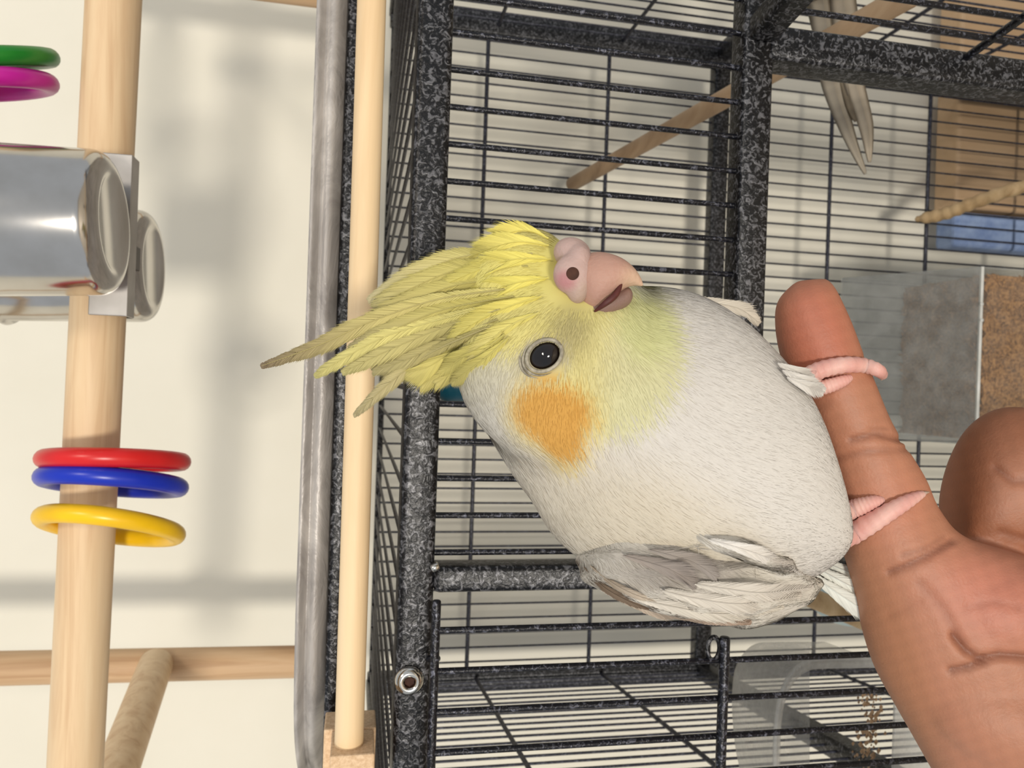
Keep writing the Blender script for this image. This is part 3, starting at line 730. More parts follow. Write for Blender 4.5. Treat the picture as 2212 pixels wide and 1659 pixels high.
def strands(name, me, n, colf, lenf, lift=.10, width=.00042, parent=None, keep=None, seed=1, side=.10):
    """many fine barbs laid along the plumage flow"""
    g = np.random.default_rng(seed)
    me.calc_loop_triangles(); T = np.empty(len(me.loop_triangles) * 3, int); me.loop_triangles.foreach_get('vertices', T); T = T.reshape(-1, 3)
    V = verts_np(me); N = normals_np(me)
    ar = np.linalg.norm(np.cross(V[T[:, 1]] - V[T[:, 0]], V[T[:, 2]] - V[T[:, 0]]), axis=1)
    t = T[g.choice(len(T), n, p=ar / ar.sum())]
    a = g.random((n, 2)); fl = a.sum(1) > 1; a[fl] = 1 - a[fl]; b0 = 1 - a.sum(1)
    P = V[t[:, 0]] * b0[:, None] + V[t[:, 1]] * a[:, :1] + V[t[:, 2]] * a[:, 1:]
    Nn = N[t[:, 0]] * b0[:, None] + N[t[:, 1]] * a[:, :1] + N[t[:, 2]] * a[:, 1:]
    Nn /= np.linalg.norm(Nn, axis=1, keepdims=True)
    q = Bpix(P)
    if keep is not None:
        k = keep(q[:, 0], q[:, 1], q[:, 2]); P, Nn, q = P[k], Nn[k], q[k]
    n = len(P); u, v = q[:, 0], q[:, 1]
    f = flow(u, v)
    ang = g.normal(0, side * 1.2, n); f = np.stack([f[:, 0] * np.cos(ang) - f[:, 1] * np.sin(ang), f[:, 0] * np.sin(ang) + f[:, 1] * np.cos(ang)], 1)
    D = f[:, :1] * nIX - f[:, 1:] * nIUP
    D = D - Nn * (D * Nn).sum(1, keepdims=True); D /= np.linalg.norm(D, axis=1, keepdims=True) + 1e-9
    S = np.cross(D, Nn)
    tw = g.normal(0, .07, n)[:, None]; S = S * np.cos(tw) + Nn * np.sin(tw)
    L = (lenf(u, v) * g.uniform(.7, 1.25, n))[:, None]; wd_ = width * g.uniform(.6, 1.3, n)[:, None]
    lf = lift * g.uniform(.4, 1.5, n)[:, None]
    tree = BVHTree.FromPolygons([Vector(x) for x in V], T.tolist())
    def hug(Q, h):
        out = np.empty_like(Q)
        for i_ in range(len(Q)):
            co, no_, _, _ = tree.find_nearest(Vector(Q[i_])); out[i_] = co[:]; out[i_] += np.array(no_) * h[i_]
        return out
    p0 = P - Nn * .0002; p1 = hug(P + D * L * .5, (L * lf * .6 + .00012)[:, 0]); p2 = hug(P + D * L, (L * lf * .7 + .00008)[:, 0])
    VV = np.stack([p0 - S * wd_ * .5, p0 + S * wd_ * .5, p1 - S * wd_ * .42, p1 + S * wd_ * .42, p2], 1).reshape(-1, 3)
    i = np.arange(n)[:, None] * 5
    tri = np.concatenate([i + [0, 1, 3], i + [0, 3, 2], i + [2, 3, 4]], 1).reshape(-1, 3)
    m_ = bpy.data.meshes.new(name); m_.vertices.add(len(VV)); m_.vertices.foreach_set('co', VV.ravel())
    m_.loops.add(tri.size); m_.loops.foreach_set('vertex_index', tri.ravel().astype(np.int32))
    m_.polygons.add(len(tri)); m_.polygons.foreach_set('loop_start', np.arange(0, tri.size, 3, dtype=np.int32))
    m_.update(calc_edges=True)
    cc = colf(u + g.normal(0, 5, n), v + g.normal(0, 5, n)) * g.normal(1, .016, n)[:, None]
    set_col(m_, np.repeat(np.clip(cc, 0, 1), 5, axis=0))
    o = obj(name, m_, MAT['feather'], parent); o['kind'] = 'stuff'
    nr = Nn + D * g.normal(-.02, .05, n)[:, None] + S * g.normal(0, .08, n)[:, None]; nr /= np.linalg.norm(nr, axis=1, keepdims=True)
    m_.normals_split_custom_set_from_vertices(np.repeat(nr, 5, axis=0).tolist())
    return o
def blen(u, v):
    face = ellw(u, v, 1190, 760, 190, 210, 0, .3); fore = ellw(u, v, 1090, 600, 140, 110, -.3, .3)
    return (.0062 - .003 * face + .0022 * fore)
def keep_body(u, v, w_):
    eye = ((u - 1176) / 46) ** 2 + ((v - 768) / 38) ** 2 > 1
    bk = (((u - 1250) / 62) ** 2 + ((v - 590) / 70) ** 2 > 1) | (w_ > 0)
    return eye & bk
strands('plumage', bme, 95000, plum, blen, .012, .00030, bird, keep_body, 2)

# feathers built barb by barb along a shaft
def feather(name, path, width, cols, parent, nb=46, al=28, sag=10, prof=None, gaps=.0, seed=0, mat='feather', shaft=1.6):
    g = np.random.default_rng(seed); C = catmull([dep(*p) for p in path], 60); V = []; F = []; K = []
    prof = prof or (lambda t: min(1, .25 + t * 2.2) * (1 - max(0, (t - .5) / .5) ** 1.8 * .86))
    T = np.gradient(C, axis=0); T /= np.linalg.norm(T, axis=1, keepdims=True)
    def at(t): i = min(int(t * 59), 58); f = t * 59 - i; return C[i] * (1 - f) + C[i + 1] * f, T[i]
    ca, sa = math.cos(math.radians(al)), math.sin(math.radians(al))
    seglen = np.linalg.norm(np.diff(C, axis=0), axis=1).sum(); bw = seglen / nb * 1.25
    c0, c1 = lin(cols[0]), lin(cols[1])
    for s in (-1, 1):
        for j in range(nb):
            if g.random() < gaps: continue
            t = .03 + .95 * j / (nb - 1); p, d = at(t)
            sd = np.array([-d[1], d[0], 0]); sd /= np.linalg.norm(sd) + 1e-9
            L = width * .5 * prof(t) / sa * g.uniform(.88, 1.06)
            dr = d * ca + sd * s * sa; nrm = np.array([dr[1], -dr[0], 0])
            jit = g.normal(0, 2)
            a = p; m1 = p + dr * L * .55 + np.array([0, 0, sag * .3 + jit * .3]); e = p + (dr * .93 + d * .10) * L + np.array([0, 0, sag + jit])
            o_ = len(V); k = nrm * bw * .5
            V += [a - k * sa, a + k * sa, m1 - k * .8 * sa - d * 0, m1 + k * .8 * sa, e]
            F += [(o_, o_ + 1, o_ + 3, o_ + 2), (o_ + 2, o_ + 3, o_ + 4)]
            cc = (c0 * (1 - t) + c1 * t) * g.normal(1, .055); K += [cc] * 5
            # underlying barb half a step on closes the vane
            off = d * bw * .4 + np.array([0, 0, 2.5]); o_ = len(V)
            V += [a + off - k, a + off + k, m1 + off - k * 1.1, m1 + off + k * 1.1, m1 + off + (e - m1) * .6]
            F += [(o_, o_ + 1, o_ + 3, o_ + 2), (o_ + 2, o_ + 3, o_ + 4)]; K += [cc * .93] * 5
    Vs = Bn(np.array(V))
    P = [Vector(p) for p in Bn(C - np.array([0, 0, 1.0]))]
    sh = tube_me('s', P, [BS * shaft * (1.1 - .9 * i / 59) for i in range(60)], 5)
    o_ = len(Vs); Vs = np.concatenate([Vs, verts_np(sh)]); F += [tuple(o_ + i for i in p.vertices) for p in sh.polygons]
    K += [c0 * .5 + c1 * .42] * len(sh.vertices); bpy.data.meshes.remove(sh)
    me = mesh(name, Vs, F); set_col(me, np.clip(np.array(K), 0, 1))
    return obj(name, me, MAT[mat], parent, False)
Y1, Y2 = (212, 200, 110), (190, 178, 112); G1, G2 = (166, 156, 112), (150, 140, 108)
crest = [  # path (u,v,w), width, colours
    ([(1150, 548, -95), (1010, 552, -70), (905, 588, -50), (800, 645, -30)], 58, Y1, (190, 180, 142)),
    ([(1140, 575, -110), (1000, 580, -90), (890, 622, -70), (815, 662, -55)], 66, Y1, (176, 166, 118)),
    ([(1130, 600, -125), (990, 615, -105), (880, 655, -85), (770, 705, -70)], 62, Y1, (172, 162, 116)),
    ([(1090, 625, -135), (940, 648, -120), (800, 695, -100), (690, 745, -85), (566, 790, -70)], 50, (226, 214, 132), (128, 112, 92)),
    ([(1110, 640, -150), (960, 668, -130), (850, 712, -110), (760, 752, -95)], 60, Y1, G2),
    ([(1090, 655, -150), (950, 690, -132), (830, 728, -112), (735, 778, -95), (682, 810, -85)], 40, (222, 210, 130), (190, 182, 120)),
    ([(1080, 668, -145), (960, 706, -128), (850, 752, -110), (742, 803, -92)], 52, Y2, (186, 176, 120)),
    ([(1075, 690, -140), (970, 730, -122), (890, 772, -105), (810, 800, -92)], 56, Y2, G1),
    ([(1060, 705, -132), (930, 762, -112), (850, 820, -98), (766, 896, -85)], 40, Y2, (176, 164, 128)),
    ([(1075, 705, -140), (990, 748, -125), (930, 790, -112), (880, 805, -102)], 56, Y1, Y2),
    ([(1085, 715, -142), (1015, 760, -128), (960, 800, -116), (912, 832, -106)], 54, Y1, Y2),
    ([(1090, 722, -142), (1035, 765, -130), (985, 800, -120), (945, 826, -110)], 50, Y1, Y2),
    ([(1100, 728, -145), (1055, 768, -134), (1010, 802, -124), (975, 828, -116)], 44, Y1, Y2),
    ([(1185, 515, -70), (1140, 498, -55), (1090, 505, -40), (1045, 524, -30)], 46, (230, 218, 114), (224, 212, 120)),
    ([(1185, 530, -95), (1120, 522, -75), (1060, 536, -58), (1000, 562, -45)], 56, (230, 218, 114), (216, 204, 120)),
    ([(1190, 560, -125), (1110, 560, -110), (1030, 585, -95), (960, 615, -85)], 60, (228, 216, 110), (212, 200, 116)),
    ([(1185, 600, -165), (1110, 612, -148), (1030, 640, -132), (960, 668, -118)], 60, (228, 216, 110), (212, 200, 116)),
    ([(1170, 640, -190), (1100, 662, -172), (1030, 695, -152), (975, 735, -136)], 58, (226, 212, 110), (210, 198, 116)),
    ([(1165, 675, -205), (1105, 702, -185), (1055, 740, -165), (1018, 785, -148)], 48, (222, 210, 116), (206, 194, 126)),
]
for i, (p, wd_, ca_, cb_) in enumerate(crest):
    p = [(a, b, min(c_, surf_w(a, b, 0) - 9) if a > 1000 else c_) for a, b, c_ in p]
    feather('crest_feather', p, wd_, (ca_, cb_), bird, nb=84, al=22, sag=14, seed=i, gaps=.07)

# eye with its bare lid
hp, hn = on_body(1176, 768)
hn = hn.normalized(); ex = (IX * math.cos(-.55) - IUP * math.sin(-.55)); ex = (ex - hn * ex.dot(hn)).normalized(); ey = hn.cross(ex)
def eye_mesh():
    V, F = [], []; n, s_ = 14, 32
    for i in range(n + 1):
        t = math.pi * (i + .01) / (n + .02)
        for k in range(s_):
            a = 2 * math.pi * k / s_
            V.append(hp - hn * .0012 + ex * (.0037 * math.sin(t) * math.cos(a)) + ey * (.0029 * math.sin(t) * math.sin(a)) + hn * (.0025 * math.cos(t)))
    for i in range(n):
        for k in range(s_): F.append((i * s_ + k, i * s_ + (k + 1) % s_, (i + 1) * s_ + (k + 1) % s_, (i + 1) * s_ + k))
    return mesh('eye', V, F)
eye = obj('eye', eye_mesh(), MAT['eye'], bird)
for rr_, off, a0, a1 in ((1.0, .0002, 0, 2 * math.pi), (1.24, -.0001, 1.6, 4.6), (1.42, -.0003, 2.2, 4.0)):
    P = []
    for a in np.linspace(a0, a1, 41): P.append(hp + ex * (.0039 * rr_ * math.cos(a)) + ey * (.0031 * rr_ * math.sin(a)) + hn * off)
    lid = obj('eyelid', tube_me('eyelid', P, [.00042 if a1 > 6 else .00034 * math.sin(math.pi * (i + .5) / 41) for i in range(41)], 8, False), MAT['lid']); lid.parent = eye; lid.matrix_parent_inverse = Matrix.Identity(4)

# beak
def grade(me, f): set_col(me, f(*Bpix(verts_np(me)).T)); return me
def loft_obj(name, st, n, seg, parent, colf, mat, power=1.0, sm=4, vox=.0005):
    me = union(name, [loft_np(st, n, seg, power)], vox, sm, .5); grade(me, colf); return obj(name, me, MAT[mat], parent)
def beakcol(u, v, w_):
    c = np.tile(lin((182, 142, 126)), (len(u), 1)); c = mixc(c, (214, 182, 156), ellw(u, v, 1385, 612, 40, 40, 0, .6) * .8); c = mixc(c, (176, 138, 124), ellw(u, v, 1290, 650, 40, 40, 0, .6) * .6)
    return c
WB = surf_w(1262, 640) + 22
beak = [(1225, 552, 1262, 672, WB + 15, 62), (1262, 543, 1288, 672, WB, 68), (1300, 538, 1316, 654, WB - 10, 62), (1340, 550, 1343, 628, WB - 16, 50), (1368, 572, 1364, 616, WB - 18, 32), (1384, 596, 1381, 617, WB - 18, 14), (1391, 616, 1390, 622, WB - 18, 4)]
loft_obj('upper_beak', beak, 36, 28, bird, beakcol, 'beak')
lowb = [(1270, 650, 1285, 690, WB + 6, 44), (1300, 640, 1312, 684, WB + 2, 44), (1330, 628, 1338, 672, WB, 38), (1352, 618, 1362, 656, WB - 2, 28), (1362, 620, 1369, 640, WB - 2, 14)]
loft_obj('lower_beak', lowb, 24, 24, bird, lambda u, v, w_: np.tile(lin((140, 112, 102)), (len(u), 1)), 'beak')
gp = [dep(1284, 673, WB - 40), dep(1308, 655, WB - 54), dep(1330, 636, WB - 52), dep(1342, 613, WB - 46)]
obj('gape', tube_me('gape', [Vector(p) for p in Bn(catmull(gp, 20))], [BS * 5.5 * math.sin(math.pi * (i + 1) / 22) + BS for i in range(20)], 8), MAT['gape'], bird)
cer = union('cere', [ell_np((1237, 592, WB - 34), (36, 38, 28), .3), ell_np((1236, 548, WB + 8), (36, 30, 42), .3), ell_np((1250, 610, WB - 28), (24, 40, 30), .1), ell_np((1248, 568, WB - 14), (26, 36, 42), .1)], .0005, 5)
def cerecol(u, v, w_):
    c = np.tile(lin((188, 160, 152)), (len(u), 1)); c = mixc(c, (176, 118, 120), ellw(u, v, 1222, 606, 24, 20, .2, .6) * .8); c = mixc(c, (172, 150, 132), ellw(u, v, 1262, 640, 26, 30, 0, .6) * .6); return c
grade(cer, cerecol); cere = obj('cere', cer, MAT['beak'], bird)
cb_ = BVHTree.FromPolygons([v.co for v in cer.vertices], [tuple(p.vertices) for p in cer.polygons])
hp2, hn2 = on_body(1237, 591, cb_)
no = obj('nostril', lathe_me('nostril', [(0, .0001), (.0009, .0001), (.00135, -.0002)], hp2 + hn2 * .0001, hn2, 20), MAT['nostril']); no.parent = cere; no.matrix_parent_inverse = Matrix.Identity(4)

# wings
wing_st = [(1252, 1188, 1238, 1222, -62, 12), (1290, 1152, 1268, 1264, -105, 62), (1370, 1132, 1345, 1308, -142, 90), (1460, 1134, 1440, 1338, -155, 98), (1550, 1160, 1530, 1355, -152, 94), (1630, 1188, 1615, 1363, -138, 84), (1700, 1220, 1690, 1348, -112, 62), (1750, 1244, 1742, 1308, -90, 36), (1784, 1258, 1782, 1268, -72, 8)]
wme = union('wing', [loft_np(wing_st, 50, 44), tube_np([(a, b, surf_w(a, b) + e) for a, b, e in ((1455, 1150, 26), (1500, 1154, 8), (1560, 1172, -6), (1620, 1194, -6), (1690, 1222, -4), (1752, 1250, 4))], [3, 12, 20, 21, 19, 9])], .0009, 12)
q = verts_np(wme); uq = Bpix(q); nq = normals_np(wme)
q = q + nq * ((np.sin(uq[:, 1] * .14 + uq[:, 0] * .012) * .0004 + np.sin(uq[:, 0] * .05 + uq[:, 1] * .03) * .0003)[:, None]); set_verts(wme, q)
set_col(wme, plum_wing(*Bpix(q)[:, :2].T)); wing = obj('wing', wme, MAT['plumage'], bird)
ws = strands('wing_plumage', wme, 26000, plum_wing, lambda u, v: .0030 + .0030 * sstep(1270, 1420, u), .010, .00030, None, None, 5, .06)
ws.parent = wing; ws.matrix_parent_inverse = Matrix.Identity(4)
wb = BVHTree.FromPolygons([Vector(v) for v in q], [tuple(p.vertices) for p in wme.polygons])
def wing_w(u, v):
    h = on_body(u, v, wb); return Binv(np.array([h[0]]))[0, 2] if h[0] is not None else -60
def wfeather(pts, width, cols, seed, nb=60):
    P = [(u, v, wing_w(u, v) - 14) for u, v in pts]
    o = feather('wing_feather', P, width, cols, None, nb, 20, 6, seed=seed, shaft=1.3); o.parent = wing; o.matrix_parent_inverse = Matrix.Identity(4); return o
Wt = (206, 200, 190)
for i, (pts, wd_, cs) in enumerate([
    ([(1370, 1292), (1450, 1310), (1560, 1326), (1690, 1312)], 40, (Wt, (198, 190, 176))),
    ([(1430, 1276), (1500, 1292), (1600, 1304), (1730, 1288)], 44, (Wt, (202, 194, 182))),
    ([(1500, 1262), (1570, 1272), (1650, 1280), (1756, 1268)], 44, (Wt, (204, 197, 187))),
    ([(1300, 1275), (1400, 1318), (1500, 1336), (1620, 1346)], 26, ((190, 178, 162), (150, 128, 112))),
    ([(1262, 1225), (1300, 1265), (1350, 1295), (1400, 1316)], 20, ((120, 104, 88), (110, 94, 80))),
    ([(1275, 1222), (1320, 1258), (1370, 1284), (1430, 1304)], 18, ((140, 124, 106), (196, 184, 168))),
    ([(1530, 1166), (1590, 1182), (1650, 1202), (1735, 1242)], 32, ((222, 218, 212), (212, 206, 198))),
    ([(1345, 1200), (1400, 1215), (1450, 1232), (1500, 1262)], 44, ((160, 150, 142), (140, 131, 125))),
    ([(1400, 1188), (1450, 1200), (1500, 1216), (1545, 1245)], 40, ((158, 149, 141), (150, 142, 136))),
]): wfeather(pts, wd_, cs, 60 + i)
feather('far_wing_feather', [(1480, 640, 20), (1550, 655, 26), (1600, 668, 30), (1637, 695, 34)], 40, ((204, 198, 186), (192, 182, 166)), bird, 40, 24, 4, seed=80)
for i, (a, b2) in enumerate((((1760, 1225, 40), (1985, 1330, 90)), ((1770, 1210, 60), (2000, 1290, 110)), ((1750, 1240, 30), (1960, 1370, 80)))):
    m1 = ((a[0] + b2[0]) / 2, (a[1] + b2[1]) / 2 + 6, (a[2] + b2[2]) / 2)
    feather('tail_feather', [a, m1, b2], 60, ((222, 222, 212), (206, 212, 208)), bird, 50, 22, 4, seed=90 + i)
# fluffy feather tuft over the leg
for i, (a, b2) in enumerate((((1690, 800, -190), (1783, 842, -120)), ((1700, 815, -190), (1778, 850, -125)), ((1680, 785, -180), (1760, 818, -115)))):
    feather('thigh_feather', [a, ((a[0] + b2[0]) / 2, (a[1] + b2[1]) / 2, (a[2] + b2[2]) / 2 - 18), b2], 34, ((212, 208, 202), (216, 212, 206)), bird, 40, 22, 5, seed=100 + i)

# ------------------------------------------------------------------ the hand
hand_st = [(1722, 606, 1790, 600, 42, 18), (1695, 645, 1812, 622, 42, 62), (1694, 700, 1846, 690, 42, 80), (1708, 770, 1874, 762, 42, 86), (1735, 840, 1904, 835, 42, 88), (1762, 900, 1934, 908, 42, 90),
           (1786, 965, 1970, 968, 42, 92), (1806, 1030, 2012, 1035, 40, 94), (1822, 1100, 2044, 1104, 38, 98), (1846, 1185, 2110, 1168, 34, 108), (1880, 1290, 2290, 1228, 34, 128), (1906, 1390, 2470, 1330, 40, 150),
           (1938, 1482, 2560, 1450, 45, 160), (1988, 1572, 2590, 1580, 50, 165), (2040, 1662, 2590, 1720, 55, 165), (2110, 1790, 2590, 1880, 60, 160), (2190, 1960, 2620, 2060, 70, 165), (2270, 2200, 2760, 2300, 90, 190), (2380, 2600, 2960, 2700, 130, 230), (2460, 2900, 3090, 3000, 150, 250)]
fing = lambda st: loft_np(st, 40, 36)
pieces = [loft_np(hand_st, 90, 56, .92),
          # curled middle, ring and little fingers behind the palm edge
          loft_np([(2062, 1128, 2066, 1142, 150, 12), (2080, 1060, 2078, 1185, 150, 62), (2108, 975, 2118, 1215, 150, 92), (2150, 910, 2180, 1230, 150, 108), (2215, 880, 2270, 1250, 145, 115), (2310, 900, 2380, 1290, 135, 118), (2400, 1000, 2460, 1350, 125, 115)], 40, 36),
          tube_np([(2150, 1060, 170), (2190, 1130, 250), (2280, 1230, 300), (2380, 1330, 300)], [80, 92, 88, 60], 24),
          tube_np([(2560, 1440, 110), (2520, 1280, 120), (2450, 1150, 140), (2440, 1180, 230), (2500, 1320, 290)], [115, 112, 100, 90, 75], 24),
          tube_np([(2640, 1560, 90), (2660, 1400, 100), (2640, 1290, 130), (2640, 1330, 210), (2660, 1430, 250)], [100, 95, 85, 78, 66], 24),
          # thumb folded behind the palm
          tube_np([(2320, 1640, 130), (2270, 1560, 200), (2250, 1450, 240), (2270, 1340, 260), (2300, 1270, 262)], [120, 112, 92, 84, 60], 24),
          # pad at the index root and heel of the palm
          ell_np((2190, 1330, -40), (170, 110, 85), .2), ell_np((2230, 1560, -30), (230, 130, 105), .3)]
hme = union('hand', pieces, .0008, 14, .5)
q = verts_np(hme); uq = Bpix(q); nq = normals_np(hme)
CREASE = [([(1838, 950), (1890, 938), (1950, 950)], 7, 9), ([(1806, 990), (1860, 978), (1930, 972), (1975, 968)], 4, 9), ([(1880, 928), (1915, 926)], 4, 7),
          ([(1920, 1236), (1960, 1222), (2010, 1198), (2058, 1168)], 8, 10), ([(1950, 1200), (2000, 1184), (2040, 1160)], 4, 9),
          ([(2060, 1375), (2085, 1405), (2115, 1425), (2160, 1416), (2300, 1428)], 13, 11), ([(2055, 1448), (2090, 1442), (2125, 1428)], 9, 11),
          ([(1990, 1262), (2040, 1320), (2080, 1395)], 3, 16), ([(1730, 790), (1800, 775), (1880, 772)], 2, 9), ([(2090, 1310), (2140, 1300), (2200, 1310)], 2, 12), ([(1920, 1330), (1990, 1300)], 2, 10), ([(2150, 1010), (2190, 1040), (2230, 1040)], 5, 12), ([(2160, 1150), (2215, 1165)], 4, 12)]
def seg_d(u, v, pts):
    best = np.full(len(u), 1e9)
    for (a, b2) in zip(pts[:-1], pts[1:]):
        ax, ay = a; bx, by = b2; L2 = (bx - ax) ** 2 + (by - ay) ** 2
        t = np.clip(((u - ax) * (bx - ax) + (v - ay) * (by - ay)) / L2, 0, 1)
        best = np.minimum(best, np.hypot(u - ax - t * (bx - ax), v - ay - t * (by - ay)))
    return best
front = (nq @ nF) < 0.1
cre = np.zeros(len(q))
for pts, dpt, sg in CREASE:
    k = np.exp(-(seg_d(uq[:, 0], uq[:, 1], pts) / (sg * .8)) ** 2) * front; q = q - nq * (k * dpt * BS)[:, None]; cre = np.maximum(cre, k * min(1, dpt / 9))
set_verts(hme, q)
u_, v_, w_ = uq.T
c = np.tile(lin((178, 128, 102)), (len(q), 1))
c = mixc(c, (182, 112, 90), ellw(u_, v_, 1765, 720, 75, 110, -.3, .6) * .8)
c = mixc(c, (194, 128, 110), ellw(u_, v_, 2150, 1290, 130, 90, .3, .7) * .7)
c = mixc(c, (190, 132, 106), ellw(u_, v_, 1940, 1090, 70, 80, -.3, .7) * .6)
c = mixc(c, (166, 118, 84), ellw(u_, v_, 1920, 1400, 60, 260, -.35, .6) * .7)
c = mixc(c, (142, 94, 66), sstep(1240, 1120, v_) * sstep(2030, 2090, u_) * sstep(20, 60, w_) * .8)  # palm's shade painted into the skin of the curled finger
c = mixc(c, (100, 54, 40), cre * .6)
c = c * (1 + .05 * np.sin(u_ * .11 + v_ * .07) * np.sin(v_ * .13 - u_ * .05))[:, None]
c = c * np.array([.93, .84, .80])
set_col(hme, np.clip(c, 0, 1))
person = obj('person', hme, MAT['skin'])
tag(person, 'bare hand with index finger held out as a perch, other fingers curled', 'person')
hb_ = BVHTree.FromPolygons([Vector(v) for v in q], [tuple(p.vertices) for p in hme.polygons])
def hand_w(u, v, d=-50):
    h = on_body(u, v, hb_); return Binv(np.array([h[0]]))[0, 2] if h[0] is not None else d

# feet gripping the finger
def toecol(u, v, w_):
    c = np.tile(lin((214, 160, 150)), (len(u), 1)); return mixc(c, (228, 190, 178), np.clip(.5 + .5 * np.sin(u * .09 + v * .05), 0, 1) * .6)
def toe(pts, rad, foot, claw=None, seed=0):
    C = catmull([dep(*p) for p in pts], 48); R = np.interp(np.linspace(0, 1, 48), np.linspace(0, 1, len(rad)), rad)
    R = R * (1 + .055 * np.sin(np.arange(48) * 1.9))
    R[0] *= .7; R[-1] *= .5
    me = tube_me('toe', [Vector(p) for p in Bn(C)], list(R * BS), 16); grade(me, toecol)
    o = obj('toe', me, MAT['toe']); o.parent = foot; o.matrix_parent_inverse = Matrix.Identity(4)
    if claw:
        K = catmull([dep(*p) for p in claw], 12); m2 = tube_me('claw', [Vector(p) for p in Bn(K)], [BS * 6.5 * (1 - .9 * i / 11) for i in range(12)], 8)
        cl = obj('claw', m2, MAT['claw']); cl.parent = foot; cl.matrix_parent_inverse = Matrix.Identity(4)
def make_foot(base):
    f = tube_me('foot', [Vector(p) for p in Bn(catmull([dep(*p) for p in base], 14))], [BS * r for r in np.linspace(20, 17, 14)], 14); grade(f, toecol)
    return obj('foot', f, MAT['toe'], bird)
def hw(u, v, e): return (u, v, hand_w(u, v) - e)
f1 = make_foot([(1700, 810, 10), (1735, 815, -30), (1762, 818, -62)])
toe([(1735, 822, -40), (1757, 806, hand_w(1775, 800) - 8), hw(1790, 794, 10), hw(1830, 788, 9), hw(1868, 790, 7), (1897, 800, hand_w(1885, 798) + 2), (1908, 812, 20)], [17, 19, 18, 17, 16, 14, 9], f1,
    [(1904, 806, 8), (1910, 814, 20), (1903, 822, 26)])
toe([(1750, 832, -40), (1768, 838, hand_w(1785, 838) - 4), hw(1795, 832, 8), hw(1822, 822, 3), hw(1838, 815, -4)], [14, 16, 15, 12, 6], f1)
f2 = make_foot([(1780, 1130, -10), (1810, 1135, -50), (1835, 1138, -70)])
toe([(1815, 1165, -60), (1842, 1152, hand_w(1858, 1150) - 8), hw(1880, 1130, 11), hw(1920, 1106, 10), hw(1955, 1086, 8), hw(1982, 1072, 4), hw(1996, 1066, 1)], [20, 23, 21, 18, 15, 10, 5], f2,
    [hw(1984, 1071, 6), hw(1998, 1065, 6), hw(2008, 1063, 1)])
toe([(1812, 1112, -55), (1836, 1102, hand_w(1852, 1102) - 6), hw(1862, 1093, 9), hw(1890, 1083, 5), hw(1908, 1080, -4)], [17, 20, 18, 13, 6], f2)

# ------------------------------------------------------------------ second bird, its tail hanging into view
SB = .44
def T(px, py, dy=0.0): return W(px, py, SB + dy)
b2 = thing('cockatiel', 'grey bird perched in the cage corner, only its hanging tail showing', 'bird', W(1800, -150, SB))
GREY = lin((150, 142, 128))
bodyP = [T(1790, -10), T(1768, -90), T(1715, -165), T(1645, -205), T(1580, -222), T(1535, -228)]
bodyR = [.010, .020, .031, .033, .026, .014]
m_b = tube_me('body', [Vector(p) for p in catmull(bodyP, 40)], list(np.interp(np.linspace(0, 1, 40), np.linspace(0, 1, 6), bodyR)), 28)
set_col(m_b, np.tile(GREY, (len(m_b.vertices), 1))); obj('body', m_b, MAT['plumage'], b2)
hd = T(1515, -232); m_h = lathe_me('head', [(.024 * math.sin(t), -.024 * math.cos(t)) for t in np.linspace(0, math.pi, 18)], hd, (0, 0, 1), 28)
set_col(m_h, np.tile(lin((190, 180, 120)), (len(m_h.vertices), 1))); obj('head', m_h, MAT['plumage'], b2)
m_k = tube_me('beak', [hd + Vector((.020, -.004, 0)), hd + Vector((.030, -.006, -.002)), hd + Vector((.034, -.007, -.012))], [.007, .006, .001], 12)
set_col(m_k, np.tile(lin((150, 130, 120)), (len(m_k.vertices), 1))); obj('beak', m_k, MAT['beak'], b2)
ee = lathe_me('eye', [(.0032 * math.sin(t), -.0032 * math.cos(t)) for t in np.linspace(0, math.pi, 10)], hd + Vector((.010, -.0215, .004)), (0, 1, 0), 16)
obj('eye', ee, MAT['eye'], b2)
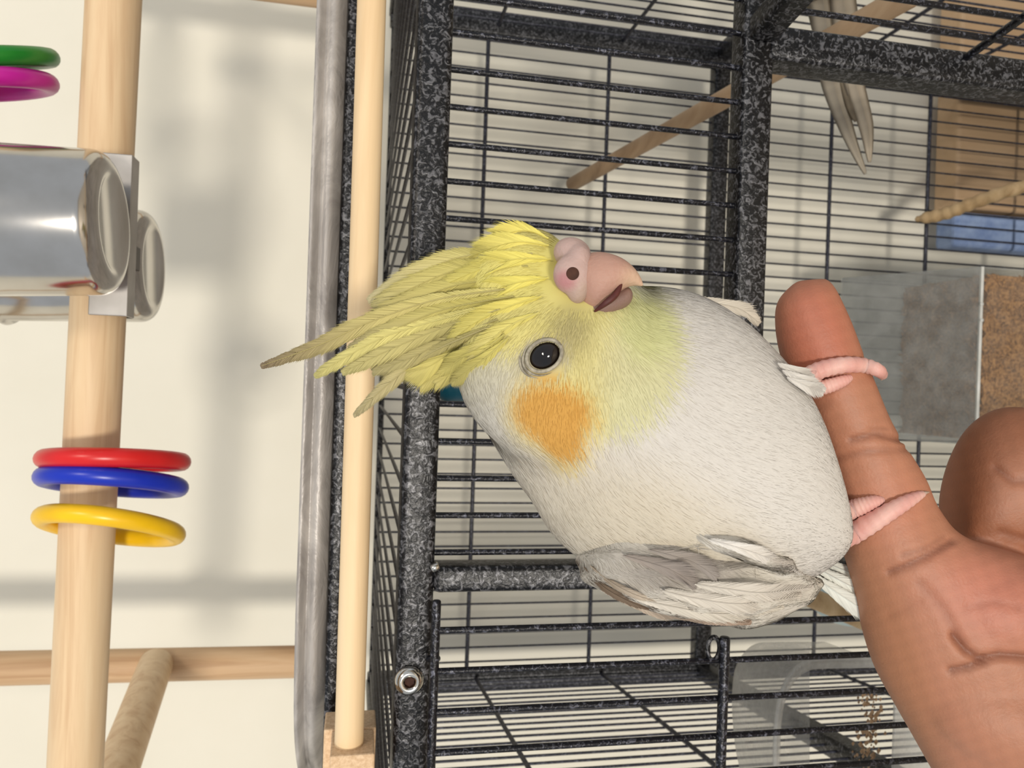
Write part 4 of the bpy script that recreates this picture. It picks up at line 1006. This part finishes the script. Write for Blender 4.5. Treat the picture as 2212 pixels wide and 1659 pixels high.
for dx in (-.004, 0, .004):
    cr_ = [hd + Vector((dx, 0, .020)), hd + Vector((dx - .006, 0, .036)), hd + Vector((dx - .018, 0, .052))]
    cm = tube_me('crest_feather', [Vector(p) for p in catmull(cr_, 12)], [.0022 * (1 - i / 12.5) for i in range(12)], 8)
    set_col(cm, np.tile(lin((180, 168, 110)), (len(cm.vertices), 1))); obj('crest_feather', cm, MAT['feather'], b2)
def tail_blade(pts, wid, rgb, dy):
    """flat tapering tail feather with a raised shaft"""
    C = catmull([tuple(T(*p, dy)) for p in pts], 40); Wd = np.interp(np.linspace(0, 1, 40), np.linspace(0, 1, len(wid)), wid) * SB / FPX
    V, F = [], []
    tdir = np.gradient(C, axis=0); tdir /= np.linalg.norm(tdir, axis=1, keepdims=True)
    sd = np.cross(tdir, np.array(FWD)); sd /= np.linalg.norm(sd, axis=1, keepdims=True)
    for i in range(40):
        for s, dz in ((-1, .0010), (-.5, .0002), (-.04, -.0004), (0, -.0010), (.04, -.0004), (.5, .0002), (1, .0010), (.5, .0009), (0, .0006), (-.5, .0009)):
            V.append(C[i] + sd[i] * s * Wd[i] * .5 + np.array(FWD) * dz)
    n = 10
    for i in range(39):
        for k in range(n): F.append((i * n + k, i * n + (k + 1) % n, (i + 1) * n + (k + 1) % n, (i + 1) * n + k))
    F.append(tuple(range(n))); F.append(tuple(39 * n + k for k in range(n)))
    me = mesh('tail_feather', V, F)
    g = np.random.default_rng(int(wid[0])); cc = np.tile(lin(rgb), (len(V), 1)) * np.repeat(1 + .07 * np.sin(np.arange(40) * .9) + g.normal(0, .05, 40), n)[:, None]
    set_col(me, np.clip(cc, 0, 1)); obj('tail_feather', me, MAT['feather'], b2)
tail_blade([(1770, -60), (1785, 60), (1800, 180), (1835, 290), (1871, 375)], [62, 66, 56, 34, 8], (166, 156, 140), .004)
tail_blade([(1815, -60), (1830, 60), (1845, 170), (1872, 270), (1880, 350)], [62, 66, 52, 38, 8], (176, 164, 146), .0)
tail_blade([(1800, -60), (1812, 40), (1822, 130), (1838, 225), (1850, 262)], [70, 72, 50, 26, 6], (130, 118, 100), .002)
tail_blade([(1775, -80), (1790, 0), (1800, 70), (1806, 120)], [120, 112, 96, 50], (150, 142, 122), .008)
